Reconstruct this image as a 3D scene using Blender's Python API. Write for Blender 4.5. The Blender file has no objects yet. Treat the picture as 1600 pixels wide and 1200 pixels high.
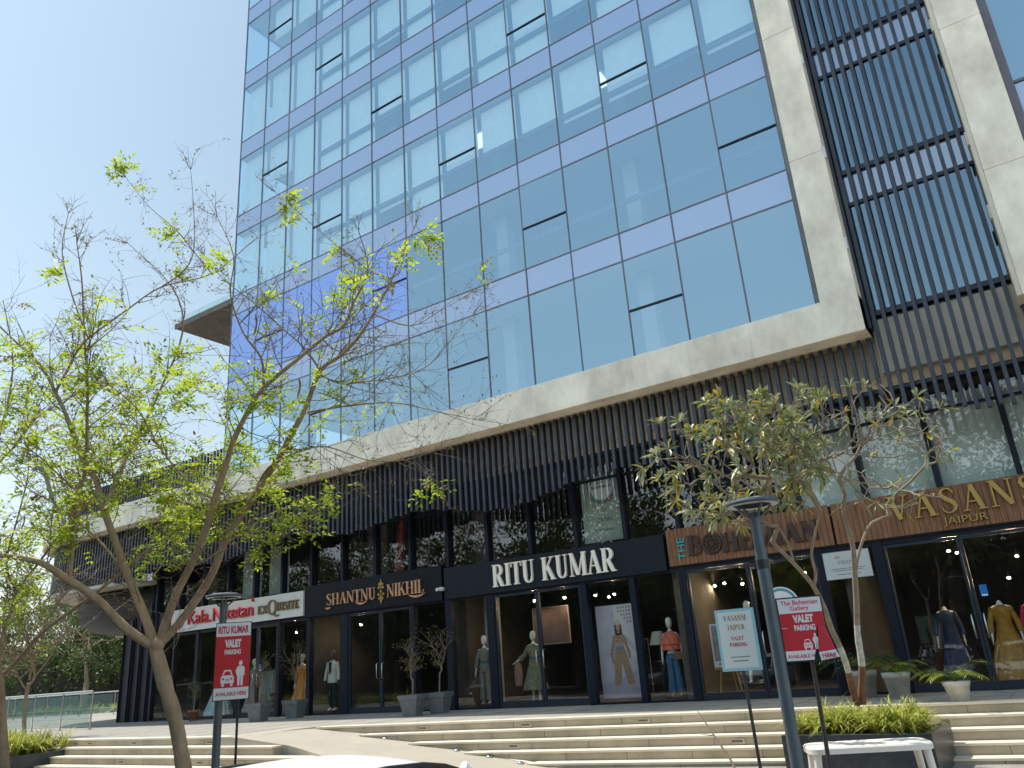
import bpy, bmesh, math, random
import numpy as np
from mathutils import Vector, Matrix
PI = math.pi
R = math.radians
S = bpy.context.scene
C = S.collection
# ------------------------------------------------------------------ camera, sky, sun, exposure
EYE = 1.13                      # eye height above the plaza (plaza floor is z = 0)
GROUND = -0.86
YAW, PITCH, ROLL, FPX = 0.57803, 0.34004, -0.07305, 1227.5
cy, sy = math.cos(YAW), math.sin(YAW)
FW = Vector((-sy*math.cos(PITCH), cy*math.cos(PITCH), math.sin(PITCH)))
r0 = Vector((cy, sy, 0)); u0 = r0.cross(FW)
c_, s_ = math.cos(ROLL), math.sin(ROLL)
RT = r0*c_ + u0*s_; UP = -r0*s_ + u0*c_
cam = bpy.data.objects.new('camera', bpy.data.cameras.new('camera')); C.objects.link(cam)
M4 = Matrix((RT, UP, -FW)).transposed().to_4x4(); M4.translation = Vector((0, 0, EYE))
cam.matrix_world = M4
cam.data.sensor_width = 36; cam.data.lens = FPX/1600*36; cam.data.clip_end = 2000
S.camera = cam
def at(u, v, d):
    """world point seen at photo pixel (u, v) at depth d metres"""
    return Vector((0, 0, EYE)) + (FW + RT*((u-800)/FPX) + UP*((600-v)/FPX))*d
SUN_EL = R(64); SUN_DIR = Vector((-math.cos(SUN_EL)*.998, math.cos(SUN_EL)*.06, math.sin(SUN_EL))).normalized()
W = bpy.data.worlds.new('World'); S.world = W; W.use_nodes = True
nt = W.node_tree; bg = nt.nodes['Background']
sky = nt.nodes.new('ShaderNodeTexSky'); sky.sky_type = 'NISHITA'; sky.sun_disc = False
sky.sun_elevation = SUN_EL; sky.sun_rotation = math.atan2(SUN_DIR.x, SUN_DIR.y)
sky.air_density = 1.0; sky.dust_density = 1.0; sky.ozone_density = 1.0; sky.altitude = 0
# thin summer haze over the clear sky: a pale blue veil, whiter towards the horizon
tcw = nt.nodes.new('ShaderNodeTexCoord'); sxw = nt.nodes.new('ShaderNodeSeparateXYZ'); nt.links.new(tcw.outputs['Generated'], sxw.inputs[0])
crw = nt.nodes.new('ShaderNodeValToRGB'); nt.links.new(sxw.outputs[2], crw.inputs[0])
crw.color_ramp.elements[0].position = 0.0; crw.color_ramp.elements[0].color = (.60, .585, .56, 1)
crw.color_ramp.elements[1].position = .75; crw.color_ramp.elements[1].color = (.165, .25, .345, 1)
e_ = crw.color_ramp.elements.new(.28); e_.color = (.315, .385, .425, 1)
mulw = nt.nodes.new('ShaderNodeMix'); mulw.data_type = 'RGBA'; mulw.blend_type = 'MULTIPLY'; mulw.inputs[0].default_value = 1
nt.links.new(sky.outputs[0], mulw.inputs[6]); mulw.inputs[7].default_value = (.60, .62, .56, 1)
bg.inputs[1].default_value = 0.05
nt.links.new(mulw.outputs[2], bg.inputs[0])
bg2 = nt.nodes.new('ShaderNodeBackground'); nt.links.new(crw.outputs[0], bg2.inputs[0])
# added fill: veil raised on the road side to brighten the facade, dimmed opposite
mrw = nt.nodes.new('ShaderNodeMapRange'); nt.links.new(sxw.outputs[1], mrw.inputs['Value'])
for k_, v_ in (('From Min', -1), ('From Max', .5), ('To Min', 1.6), ('To Max', .60)): mrw.inputs[k_].default_value = v_
nt.links.new(mrw.outputs[0], bg2.inputs[1])
adw = nt.nodes.new('ShaderNodeAddShader'); nt.links.new(bg.outputs[0], adw.inputs[0]); nt.links.new(bg2.outputs[0], adw.inputs[1])
nt.links.new(adw.outputs[0], nt.nodes['World Output'].inputs[0])
sl = bpy.data.lights.new('sun', 'SUN'); sl.energy = 2.45; sl.angle = R(.53); sl.color = (1, .95, .86)
so = bpy.data.objects.new('sun', sl); C.objects.link(so); so.location = (-30, 0, 60)
so.rotation_euler = SUN_DIR.to_track_quat('Z', 'Y').to_euler()
S.view_settings.view_transform = 'Standard'; S.view_settings.look = 'None'
S.view_settings.exposure = 1.15; S.view_settings.gamma = 1
S.render.engine = 'CYCLES'
S.cycles.transparent_max_bounces = 24; S.cycles.max_bounces = 8
S.cycles.caustics_reflective = False; S.cycles.caustics_refractive = False
S.cycles.sample_clamp_indirect = 6

# ------------------------------------------------------------------ materials
MATS = {}
def mat(name, col, rough=.6, metal=0, var=0, scale=3, bump=0, bscale=None, spec=.5, col2=None, stretch=None, coat=0):
    if name in MATS: return MATS[name]
    m = bpy.data.materials.new(name); m.use_nodes = True; n = m.node_tree; b = n.nodes['Principled BSDF']
    b.inputs['Base Color'].default_value = (*col, 1); b.inputs['Roughness'].default_value = rough
    b.inputs['Metallic'].default_value = metal; b.inputs['Specular IOR Level'].default_value = spec
    if coat: b.inputs['Coat Weight'].default_value = coat; b.inputs['Coat Roughness'].default_value = .04
    if var or bump or col2:
        tc = n.nodes.new('ShaderNodeTexCoord'); mp = n.nodes.new('ShaderNodeMapping')
        n.links.new(tc.outputs['Object'], mp.inputs[0])
        if stretch: mp.inputs['Scale'].default_value = stretch
    if var or col2:
        tx = n.nodes.new('ShaderNodeTexNoise'); tx.inputs['Scale'].default_value = scale; tx.inputs['Detail'].default_value = 6
        tx.inputs['Roughness'].default_value = .62
        n.links.new(mp.outputs[0], tx.inputs[0])
        cr = n.nodes.new('ShaderNodeValToRGB'); n.links.new(tx.outputs[0], cr.inputs[0])
        a = col2 if col2 else tuple(max(0, c*(1-var)) for c in col)
        bb = col if col2 else tuple(min(1, c*(1+var)) for c in col)
        cr.color_ramp.elements[0].color = (*a, 1); cr.color_ramp.elements[1].color = (*bb, 1)
        cr.color_ramp.elements[0].position = .33; cr.color_ramp.elements[1].position = .67
        n.links.new(cr.outputs[0], b.inputs['Base Color'])
    if bump:
        t2 = n.nodes.new('ShaderNodeTexNoise'); t2.inputs['Scale'].default_value = bscale or scale*6; t2.inputs['Detail'].default_value = 5
        n.links.new(mp.outputs[0], t2.inputs[0])
        bp = n.nodes.new('ShaderNodeBump'); bp.inputs['Strength'].default_value = bump; bp.inputs['Distance'].default_value = .02
        n.links.new(t2.outputs[0], bp.inputs['Height']); n.links.new(bp.outputs[0], b.inputs['Normal'])
    MATS[name] = m; return m
def emis(name, col, st):
    m = bpy.data.materials.new(name); m.use_nodes = True; b = m.node_tree.nodes['Principled BSDF']
    b.inputs['Base Color'].default_value = (*col, 1); b.inputs['Emission Color'].default_value = (*col, 1)
    b.inputs['Emission Strength'].default_value = st; MATS[name] = m; return m
def leafmat(name, cols, rough=.5, trans=.45, scale=9):
    m = bpy.data.materials.new(name); m.use_nodes = True; n = m.node_tree; n.nodes.remove(n.nodes['Principled BSDF'])
    out = n.nodes['Material Output']
    tc = n.nodes.new('ShaderNodeTexCoord'); tx = n.nodes.new('ShaderNodeTexNoise'); tx.inputs['Scale'].default_value = scale
    tx.inputs['Detail'].default_value = 3
    n.links.new(tc.outputs['Object'], tx.inputs[0])
    cr = n.nodes.new('ShaderNodeValToRGB'); n.links.new(tx.outputs[0], cr.inputs[0])
    el = cr.color_ramp.elements
    el[0].position = .34; el[1].position = .66; el[0].color = (*cols[0], 1); el[1].color = (*cols[-1], 1)
    for k, c in enumerate(cols[1:-1]): e = el.new(.34+.32*(k+1)/(len(cols)-1)); e.color = (*c, 1)
    p = n.nodes.new('ShaderNodeBsdfPrincipled'); p.inputs['Roughness'].default_value = rough; p.inputs['Specular IOR Level'].default_value = .35
    t = n.nodes.new('ShaderNodeBsdfTranslucent'); mx = n.nodes.new('ShaderNodeMixShader'); mx.inputs[0].default_value = trans
    n.links.new(cr.outputs[0], p.inputs['Base Color']); n.links.new(cr.outputs[0], t.inputs['Color'])
    n.links.new(p.outputs[0], mx.inputs[1]); n.links.new(t.outputs[0], mx.inputs[2]); n.links.new(mx.outputs[0], out.inputs[0])
    MATS[name] = m; return m
def glassmat(name, refl_col, trans_col, f0, edge, rough=.01, body=None, wav=0, bodyfac=0, bodycol=(.38, .50, .48)):
    """coated glass: mirror layer over a tinted see-through (or solid) body; mirror share grows at grazing angles"""
    m = bpy.data.materials.new(name); m.use_nodes = True; n = m.node_tree; n.nodes.remove(n.nodes['Principled BSDF'])
    out = n.nodes['Material Output']
    g = n.nodes.new('ShaderNodeBsdfGlossy'); g.inputs['Roughness'].default_value = rough; g.inputs['Color'].default_value = (*refl_col, 1)
    if body: t = n.nodes.new('ShaderNodeBsdfDiffuse'); t.inputs['Color'].default_value = (*body, 1)
    else: t = n.nodes.new('ShaderNodeBsdfTransparent'); t.inputs['Color'].default_value = (*trans_col, 1)
    lw = n.nodes.new('ShaderNodeLayerWeight'); lw.inputs['Blend'].default_value = .5
    pw = n.nodes.new('ShaderNodeMath'); pw.operation = 'POWER'; pw.inputs[1].default_value = 4.6
    n.links.new(lw.outputs['Facing'], pw.inputs[0])
    mr = n.nodes.new('ShaderNodeMapRange'); mr.inputs['To Min'].default_value = f0; mr.inputs['To Max'].default_value = edge
    n.links.new(pw.outputs[0], mr.inputs['Value'])
    mx = n.nodes.new('ShaderNodeMixShader'); n.links.new(mr.outputs[0], mx.inputs[0])
    src = t.outputs[0]
    if bodyfac:    # diffuse layer: faint dust on shop glass, milky tint on the other panes
        d = n.nodes.new('ShaderNodeBsdfDiffuse'); d.inputs['Color'].default_value = (*bodycol, 1)
        m2 = n.nodes.new('ShaderNodeMixShader'); m2.inputs[0].default_value = bodyfac
        n.links.new(t.outputs[0], m2.inputs[1]); n.links.new(d.outputs[0], m2.inputs[2]); src = m2.outputs[0]
    n.links.new(src, mx.inputs[1]); n.links.new(g.outputs[0], mx.inputs[2]); n.links.new(mx.outputs[0], out.inputs[0])
    if wav:
        tc = n.nodes.new('ShaderNodeTexCoord'); tx = n.nodes.new('ShaderNodeTexNoise'); tx.inputs['Scale'].default_value = .55
        n.links.new(tc.outputs['Object'], tx.inputs[0]); bp = n.nodes.new('ShaderNodeBump'); bp.inputs['Strength'].default_value = wav
        bp.inputs['Distance'].default_value = .05
        n.links.new(tx.outputs[0], bp.inputs['Height']); n.links.new(bp.outputs[0], g.inputs['Normal'])
    MATS[name] = m; return m

concrete = mat('concrete', (.84, .745, .60), .85, var=.20, scale=1.3, bump=.5, bscale=9, stretch=(1, 1, .6))
concrete2 = mat('plaster', (.80, .71, .56), .85, var=.12, scale=1.2, bump=.2)
stripmat = mat('side_flashing', (.62, .55, .42), .6, var=.05)
greystrip = mat('grey_sealant', (.17, .18, .18), .7, var=.25, scale=2)
slatm = mat('slat_metal', (.038, .043, .056), .42, .3, var=.25, scale=2)
framem = mat('frame_metal', (.010, .014, .024), .4, .0, var=.12, scale=2, spec=.22)
mullm = mat('mullion_metal', (.13, .115, .13), .45, .3, var=.12)
darkm = mat('black_panel', (.012, .015, .022), .45, .1, var=.2, scale=3)
navy = mat('dark_column', (.004, .006, .012), .55, 0, var=.2, scale=3)
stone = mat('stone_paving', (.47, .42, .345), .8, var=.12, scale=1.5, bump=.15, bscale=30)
riserm = mat('shaded_riser_stone', (.385, .325, .235), .8, var=.18, scale=1.5, bump=.15, bscale=30)  # same stone as the treads, shade put into a darker colour
asphalt = mat('asphalt', (.055, .055, .055), .9, var=.25, scale=6, bump=.5, bscale=120)
paverm = mat('pavers', (.28, .26, .23), .85, var=.2, scale=2, bump=.2)
granite = mat('dark_granite', (.04, .047, .052), .35, 0, var=.35, scale=5, bump=.08)
soil = mat('soil', (.06, .045, .03), .95, var=.4, scale=20, bump=.8)
wood = mat('timber_cladding', (.29, .13, .055), .6, col2=(.14, .06, .028), scale=2.2, stretch=(9, 9, .6), bump=.15)
whitebd = mat('white_board', (.66, .64, .6), .5, var=.05)
blackbd = mat('black_board', (.006, .008, .013), .45, var=.1, spec=.2)
whitelet = mat('white_letter', (.92, .86, .74), .4)
goldlet = mat('gold_letter', (.50, .33, .09), .35, .55)
coplet = mat('copper_letter', (.75, .42, .25), .3, .6, var=.25, scale=5)
redlet = mat('red_letter', (.50, .02, .03), .35)
tealm = mat('teal_letter', (.02, .42, .48), .4)
brownlet = mat('bronze_letter', (.055, .035, .028), .45, .3)
brassdark = mat('dull_brass_letter', (.20, .14, .06), .4, .5)
pipem = mat('post_paint', (.09, .115, .135), .42, .2, var=.15, scale=6)
pipedk = mat('dark_post', (.035, .032, .032), .55, .2, var=.3, scale=9)
steel = mat('stainless_steel', (.55, .55, .54), .3, .9)
signred = mat('sign_red', (.55, .025, .035), .42, var=.06, scale=2)
signwhite = mat('sign_white', (.74, .74, .76), .42)
signcream = mat('sign_cream', (.72, .76, .74), .42)
signblue = mat('sign_pale_blue', (.33, .60, .66), .42)
textred = mat('print_red', (.50, .03, .05), .5)
textgold = mat('print_gold', (.38, .27, .09), .5)
textgrey = mat('print_grey', (.1, .1, .12), .5)
textpink = mat('print_pink', (.65, .06, .14), .5)
plastic = mat('white_plastic', (.78, .72, .64), .42, var=.05, scale=4)
potm = mat('grey_pot', (.15, .16, .17), .6, var=.15, scale=6)
whitepot = mat('white_pot', (.55, .53, .49), .6, var=.15, scale=6)
terra = mat('terracotta', (.30, .12, .06), .8, var=.2)
manneq = mat('mannequin_white', (.74, .72, .66), .35)
mandark = mat('mannequin_grey', (.10, .10, .10), .4)
bark = mat('bark', (.40, .29, .19), .9, var=.28, scale=5, bump=.9, bscale=24, stretch=(1, 1, .5))
barkred = mat('stripped_bark', (.20, .085, .05), .9, var=.3, scale=9, bump=.8)
bark2 = mat('plumeria_bark', (.27, .21, .15), .85, var=.22, scale=7, bump=.6, bscale=30)
twigm = mat('twig_bark', (.22, .17, .12), .9, var=.2)
limewash = mat('lime_wash', (.5, .47, .42), .9, var=.25, scale=10)
leafA = leafmat('fresh_leaf', [(.22, .33, .015), (.42, .54, .03), (.62, .66, .07)], trans=.55)
leafD = leafmat('dry_leaf', [(.24, .14, .04), (.30, .22, .06), (.3, .28, .06)], trans=.35)
leafP = leafmat('plumeria_leaf', [(.18, .23, .09), (.30, .33, .17), (.46, .44, .26)], rough=.38, trans=.22, scale=6)
leafPy = leafmat('plumeria_yellow_leaf', [(.30, .30, .02), (.42, .36, .03), (.40, .20, .03)], rough=.4, trans=.4, scale=6)
leafB = leafmat('tree_leaf', [(.05, .085, .02), (.09, .14, .035), (.15, .20, .05)], trans=.3, scale=1.1)
leafS = leafmat('spider_plant_leaf', [(.18, .24, .03), (.42, .45, .07), (.66, .62, .20)], trans=.35, scale=16)
leafPalm = leafmat('palm_leaf', [(.12, .18, .02), (.28, .33, .04)], trans=.35, scale=8)
paint = mat('white_car_paint', (.88, .88, .87), .35, coat=.25)
redpaint = mat('red_car_paint', (.3, .02, .02), .3, coat=1)
silver = mat('silver_car_paint', (.35, .36, .37), .3, .3, coat=1)
tyre = mat('tyre_rubber', (.02, .02, .02), .85)
carglass = mat('car_window', (.015, .02, .024), .06, 0, coat=1)
blackpl = mat('black_plastic', (.025, .025, .028), .4)
blindm = mat('blind_fabric', (.80, .86, .80), .8, var=.04)
intwall = mat('interior_wall', (.32, .30, .27), .9)
intdark = mat('interior_dark', (.085, .072, .06), .9, var=.3, scale=.7)
intceil = mat('interior_ceiling', (.50, .50, .48), .9)
warmlamp = emis('warm_lamp', (1, .74, .46), 420)
cooll = emis('office_light', (.8, .93, 1), .7)
tglass = glassmat('tower_glass', (.62, .86, 1.0), (.90, .98, 1.0), .29, .95, wav=.012, bodyfac=.13, bodycol=(.24, .46, .72))
tspand = glassmat('spandrel_glass', (.84, .88, .98), None, .24, .9, body=(.19, .28, .44), rough=.02)
filmglass = glassmat('filmed_glass', (.5, .6, 1.0), None, .3, .8, body=(.17, .28, .54), rough=.03, wav=.05)
shglass = glassmat('shop_glass', (.93, .97, 1), (.92, .95, .93), .06, .85, wav=.02, bodyfac=.004)
upglass = glassmat('upper_shop_glass', (.93, .97, 1), (.86, .92, .90), .085, .9, wav=.02)
railglass = glassmat('rail_glass', (.9, 1, 1), (.70, .82, .78), .10, .8, bodyfac=.28)

# ------------------------------------------------------------------ builders
class MB:
    def __init__(s): s.v = []; s.f = []; s.sm = []; s.mi = []; s.m = 0
    def add(s, vs, fs, smooth=False):
        b = len(s.v); s.v += [tuple(v) for v in vs]
        for f in fs: s.f.append(tuple(b+i for i in f)); s.sm.append(smooth); s.mi.append(s.m)
    def box(s, x0, x1, y0, y1, z0, z1):
        s.add([(x0,y0,z0),(x1,y0,z0),(x1,y1,z0),(x0,y1,z0),(x0,y0,z1),(x1,y0,z1),(x1,y1,z1),(x0,y1,z1)],
              [(0,3,2,1),(4,5,6,7),(0,1,5,4),(1,2,6,5),(2,3,7,6),(3,0,4,7)]); return s
    def quad(s, a, b, c, d): s.add([a, b, c, d], [(0,1,2,3)]); return s
    def prism(s, poly, z0, z1, topz=None):
        """plan polygon (counter-clockwise) between two heights; topz(x, y) may slope the top"""
        n = len(poly)
        s.add([(x, y, z0) for x, y in poly]+[(x, y, topz(x, y) if topz else z1) for x, y in poly],
              [tuple(range(n-1, -1, -1)), tuple(range(n, 2*n))]+[(i, (i+1) % n, n+(i+1) % n, n+i) for i in range(n)]); return s
    def front(s, poly, y0, y1):
        """elevation polygon (x, z) extruded from y0 (front) to y1 (back)"""
        n = len(poly)
        s.add([(x, y0, z) for x, z in poly]+[(x, y1, z) for x, z in poly],
              [tuple(range(n)), tuple(range(2*n-1, n-1, -1))]+[(i, n+i, n+(i+1) % n, (i+1) % n) for i in range(n)]); return s
    def tube(s, pts, rad, n=8, cap=True, smooth=True, flat=1):
        pts = [Vector(p) for p in pts]
        if not hasattr(rad, '__len__'): rad = [rad]*len(pts)
        rings = []; ref = None
        for i, p in enumerate(pts):
            t = (pts[min(i+1, len(pts)-1)]-pts[max(i-1, 0)])
            t = t.normalized() if t.length > 1e-9 else Vector((0, 0, 1))
            if ref is None:
                a = Vector((1, 0, 0)) if abs(t.x) < .8 else Vector((0, 1, 0)); ref = (a - t*a.dot(t)).normalized()
            else:
                ref = (ref - t*ref.dot(t)); ref = ref.normalized() if ref.length > 1e-6 else t.orthogonal().normalized()
            b = t.cross(ref)
            rings.append([p + (ref*math.cos(2*PI*k/n)+b*math.sin(2*PI*k/n)*flat)*rad[i] for k in range(n)])
        vs = [v for r in rings for v in r]; fs = []
        for i in range(len(rings)-1):
            for k in range(n): fs.append((i*n+k, i*n+(k+1) % n, (i+1)*n+(k+1) % n, (i+1)*n+k))
        s.add(vs, fs, smooth)
        if cap:
            s.add(rings[0], [tuple(range(n-1, -1, -1))]); s.add(rings[-1], [tuple(range(n))])
        return s
    def loft(s, secs, n=16, smooth=True, cap=True, c=(0, 0), wav=0, k=8):
        """secs: (z, rx, ry[, dx, dy]) ellipses stacked up"""
        vs = []
        for q in secs:
            z, rx, ry = q[:3]; dx, dy = (q[3], q[4]) if len(q) > 4 else ((q[3], 0) if len(q) > 3 else (0, 0))
            for j in range(n):
                a = 2*PI*j/n; w = 1+wav*math.sin(k*a)*(1 if len(q) < 6 else q[5])
                vs.append((c[0]+dx+rx*w*math.cos(a), c[1]+dy+ry*w*math.sin(a), z))
        fs = [(i*n+j, i*n+(j+1) % n, (i+1)*n+(j+1) % n, (i+1)*n+j) for i in range(len(secs)-1) for j in range(n)]
        s.add(vs, fs, smooth)
        if cap: s.add(vs[:n], [tuple(range(n-1, -1, -1))]); s.add(vs[-n:], [tuple(range(n))])
        return s
    def ribbon(s, pts, wid, y0, y1):
        """lettering stroke in the x-z plane with a width at each point, extruded in y"""
        P = [Vector(p) for p in pts]; L = []; Rr = []
        for i, p in enumerate(P):
            t = (P[min(i+1, len(P)-1)]-P[max(i-1, 0)]).normalized(); nn = Vector((-t.y, t.x))
            L.append(p+nn*wid[i]/2); Rr.append(p-nn*wid[i]/2)
        for i in range(len(P)-1):
            q = [Rr[i], Rr[i+1], L[i+1], L[i]]
            s.front([(a.x, a.y) for a in q], y0, y1)
        return s
    def build(s, name, m, parent=None, off=None):
        me = bpy.data.meshes.new(name)
        if off is None: off = OFF.get(parent.name, (0, 0, 0)) if parent else (0, 0, 0)
        v = s.v if not any(off) else [(a-off[0], b-off[1], c-off[2]) for a, b, c in s.v]
        me.from_pydata(v, [], s.f); me.validate(); 
        if len(me.polygons) == len(s.f):
            me.polygons.foreach_set('use_smooth', s.sm); me.polygons.foreach_set('material_index', s.mi)
        for q in (m if isinstance(m, (list, tuple)) else [m]): me.materials.append(q)
        me.update()
        o = bpy.data.objects.new(name, me); C.objects.link(o)
        if parent: o.parent = parent; OFF[o.name] = off
        return o
OFF = {}
def tag(o, label, cat, group=None, kind=None):
    o['label'] = label; o['category'] = cat
    if group: o['group'] = group
    if kind: o['kind'] = kind
    return o
def thing(name, label, cat, loc=(0, 0, 0), rz=0, group=None, world=False, rot=None):
    """world=True: parts are given in world coordinates and rebased on loc"""
    o = bpy.data.objects.new(name, None); C.objects.link(o); o.location = loc
    o.rotation_euler = rot if rot else (0, 0, rz); o.empty_display_size = .2
    OFF[o.name] = tuple(loc) if world else (0, 0, 0)
    return tag(o, label, cat, group)
def struct(name, mb, m): o = mb.build(name, m); o['kind'] = 'structure'; return o
def copy_tree(o, parent=None):
    c = o.copy(); C.objects.link(c)
    if parent: c.parent = parent
    for ch in o.children: copy_tree(ch, c)
    return c
def bevel(o, w=.01, seg=2):
    b = o.modifiers.new('bevel', 'BEVEL'); b.width = w; b.segments = seg; b.limit_method = 'ANGLE'; return o
def refit(o, x0, x1):
    vx = [v.co.x for v in o.data.vertices]; a, b = min(vx), max(vx); of = OFF[o.name][0]
    for v in o.data.vertices: v.co.x = x0-of+(v.co.x-a)*(x1-x0)/(b-a)
    return o
def text(name, s, size, m, parent, x, y, z, depth=.002, sx=1, align='CENTER', rot=0, off=None, bold=0):
    """sans lettering standing in the x-z plane, front towards -y, centred on (x, z)"""
    cu = bpy.data.curves.new('t', 'FONT'); cu.body = s; cu.size = size; cu.extrude = depth/2; cu.offset = bold; cu.align_x = align; cu.align_y = 'CENTER'
    t = bpy.data.objects.new('t', cu); C.objects.link(t); bpy.context.view_layer.update()
    me = bpy.data.meshes.new_from_object(t.evaluated_get(bpy.context.evaluated_depsgraph_get()))
    bpy.data.objects.remove(t); bpy.data.curves.remove(cu)
    if off is None: off = OFF.get(parent.name, (0, 0, 0))
    ca, sa = math.cos(rot), math.sin(rot)
    for v in me.vertices:
        a, b, c = v.co.x*sx, v.co.y, v.co.z
        v.co = (x+a*ca-b*sa-off[0], y-c-off[1], z+a*sa+b*ca-off[2])
    me.materials.clear(); me.materials.append(m)
    me.name = name; o = bpy.data.objects.new(name, me); C.objects.link(o); o.parent = parent; OFF[o.name] = off
    return o
# --- serif lettering from thick and thin strokes: each glyph = (advance, [strokes]); stroke = [(x, z, width), ...]
def arc(cx, cz, rx, rz, a0, a1, w0, w1, n=9):
    out = []
    for i in range(n+1):
        a = R(a0+(a1-a0)*i/n); k = abs(math.cos(a))
        out.append((cx+rx*math.cos(a), cz+rz*math.sin(a), w0+(w1-w0)*k))
    return out
TK, TN = .155, .05
def ser(x, z, w=.30): return [(x-w/2, z, .045), (x+w/2, z, .045)]
GL = {
 'I': (.36, [[(.18,.02,TK),(.18,.98,TK)], ser(.18,.022), ser(.18,.978)]),
 'R': (.74, [[(.17,.02,TK),(.17,.98,TK)], ser(.17,.022), ser(.17,.978,.28), [(.17,.97,TN)]+arc(.34,.74,.20,.23,90,-90,TN,TK)+[(.17,.51,TN)], [(.34,.52,TK),(.57,.03,TK)], ser(.62,.022,.2)]),
 'P': (.64, [[(.17,.02,TK),(.17,.98,TK)], ser(.17,.022), ser(.17,.978,.28), [(.17,.97,TN)]+arc(.34,.73,.20,.24,90,-90,TN,TK)+[(.17,.49,TN)]]),
 'B': (.68, [[(.17,.02,TK),(.17,.98,TK)], ser(.17,.022), ser(.17,.978,.28), [(.17,.97,TN)]+arc(.34,.75,.17,.22,90,-90,TN,TK)+[(.17,.53,TN)], [(.3,.53,TN)]+arc(.36,.28,.2,.25,90,-90,TN,TK)+[(.17,.03,TN)]]),
 'T': (.66, [[(.33,.02,TK),(.33,.98,TK)], ser(.33,.022), [(.04,.972,.055),(.62,.972,.055)], [(.05,.98,.05),(.05,.78,.03)], [(.61,.98,.05),(.61,.78,.03)]]),
 'U': (.74, [[(.18,.98,TK),(.18,.3,TK)]+arc(.37,.26,.19,.24,180,360,TN,TK*.8)[1:-2]+[(.56,.3,TN),(.56,.98,TN)], ser(.18,.978), ser(.56,.978,.22)]),
 'K': (.76, [[(.17,.02,TK),(.17,.98,TK)], ser(.17,.022), ser(.17,.978), [(.22,.4,TN),(.58,.97,TN)], ser(.58,.978,.24), [(.33,.6,TK),(.62,.03,TK)], ser(.63,.022,.26)]),
 'M': (.94, [[(.14,.02,TN),(.14,.98,TN)], ser(.14,.022,.22), [(.16,.96,TK),(.45,.06,TK)], [(.47,.04,TN),(.76,.96,TN)], [(.79,.02,TK),(.79,.98,TK)], ser(.79,.022,.28), ser(.13,.978,.2), ser(.8,.978,.24)]),
 'A': (.74, [[(.12,.03,TN),(.36,.97,TN)], [(.36,.98,TK),(.6,.03,TK)], [(.2,.34,TN),(.52,.34,TN)], ser(.12,.022,.22), ser(.61,.022,.28)]),
 'V': (.72, [[(.14,.97,TK),(.37,.03,TK)], [(.37,.03,TN),(.6,.97,TN)], ser(.14,.978,.28), ser(.6,.978,.22)]),
 'N': (.78, [[(.14,.02,TN),(.14,.98,TN)], [(.16,.96,TK),(.62,.04,TK)], [(.64,.02,TN),(.64,.98,TN)], ser(.14,.022,.22), ser(.13,.978,.2), ser(.64,.978,.22)]),
 'S': (.58, [[(.48,.74,.03),(.47,.84,TN),(.38,.95,TN),(.27,.975,TN),(.15,.92,.08),(.10,.78,.13),(.17,.64,.155),(.30,.53,.16),(.43,.42,.155),(.49,.27,.13),(.44,.11,.08),(.32,.03,TN),(.2,.04,TN),(.1,.14,TN),(.08,.27,.03)]]),
 'J': (.46, [[(.26,.98,TK),(.26,.16,TK),(.2,.02,.08),(.1,-.04,TN),(.03,.02,.08)], ser(.26,.978)]),
 'L': (.6, [[(.17,.02,TK),(.17,.98,TK)], ser(.17,.978), [(.04,.022,.05),(.54,.022,.05)], [(.53,.02,.03),(.54,.25,.05)]]),
 'H': (.8, [[(.17,.02,TK),(.17,.98,TK)], [(.62,.02,TK),(.62,.98,TK)], [(.17,.5,TN),(.62,.5,TN)], ser(.17,.022), ser(.17,.978), ser(.62,.022), ser(.62,.978)]),
 'E': (.62, [[(.17,.02,TK),(.17,.98,TK)], [(.04,.978,.05),(.54,.978,.05)], [(.04,.022,.05),(.56,.022,.05)], [(.17,.51,.05),(.44,.51,.05)], [(.53,.98,.03),(.54,.78,.05)], [(.55,.02,.03),(.56,.25,.05)], [(.43,.42,.04),(.43,.6,.04)]]),
 'O': (.78, [arc(.38,.5,.3,.47,0,360,TN,TK,24)]),
 'Q': (.80, [arc(.38,.5,.31,.5,0,360,TN,TK,24), [(.3,.1,TN),(.5,-.02,.13),(.72,-.16,.12),(.95,-.1,.03)]]),
 'G': (.76, [arc(.38,.5,.3,.47,40,340,TN,TK,20), [(.62,.05,TK),(.62,.42,TK)], ser(.62,.43,.26)]),
 'X': (.72, [[(.14,.97,TK),(.58,.03,TK)], [(.56,.97,TN),(.14,.03,TN)], ser(.14,.978,.24), ser(.56,.978,.2), ser(.14,.022,.2), ser(.58,.022,.24)]),
 ' ': (.36, [])}
def serif(name, s, h, m, parent, x, y, z, depth=.03, sx=1, track=0, off=None, split=False, bold=1):
    """serif word centred on (x, z); front at y - depth"""
    tot = sum(GL[c][0]*sx+track for c in s)-track; cx = -tot/2*h; objs = []
    mb = MB(); k = 0
    for c in s:
        adv, st = GL[c]
        if split: mb = MB()
        for q in st:
            k += 1
            mb.ribbon([(x+cx+a*sx*h, z+(b-.5)*h) for a, b, w in q], [w*h*bold for a, b, w in q], y-depth-.0004*(k % 5), y-.001+.0002*(k % 5))
        if split and st: objs.append(mb.build(name, m, parent, off))
        cx += (adv*sx+track)*h
    if not split: objs.append(mb.build(name, m, parent, off))
    return objs
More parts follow.
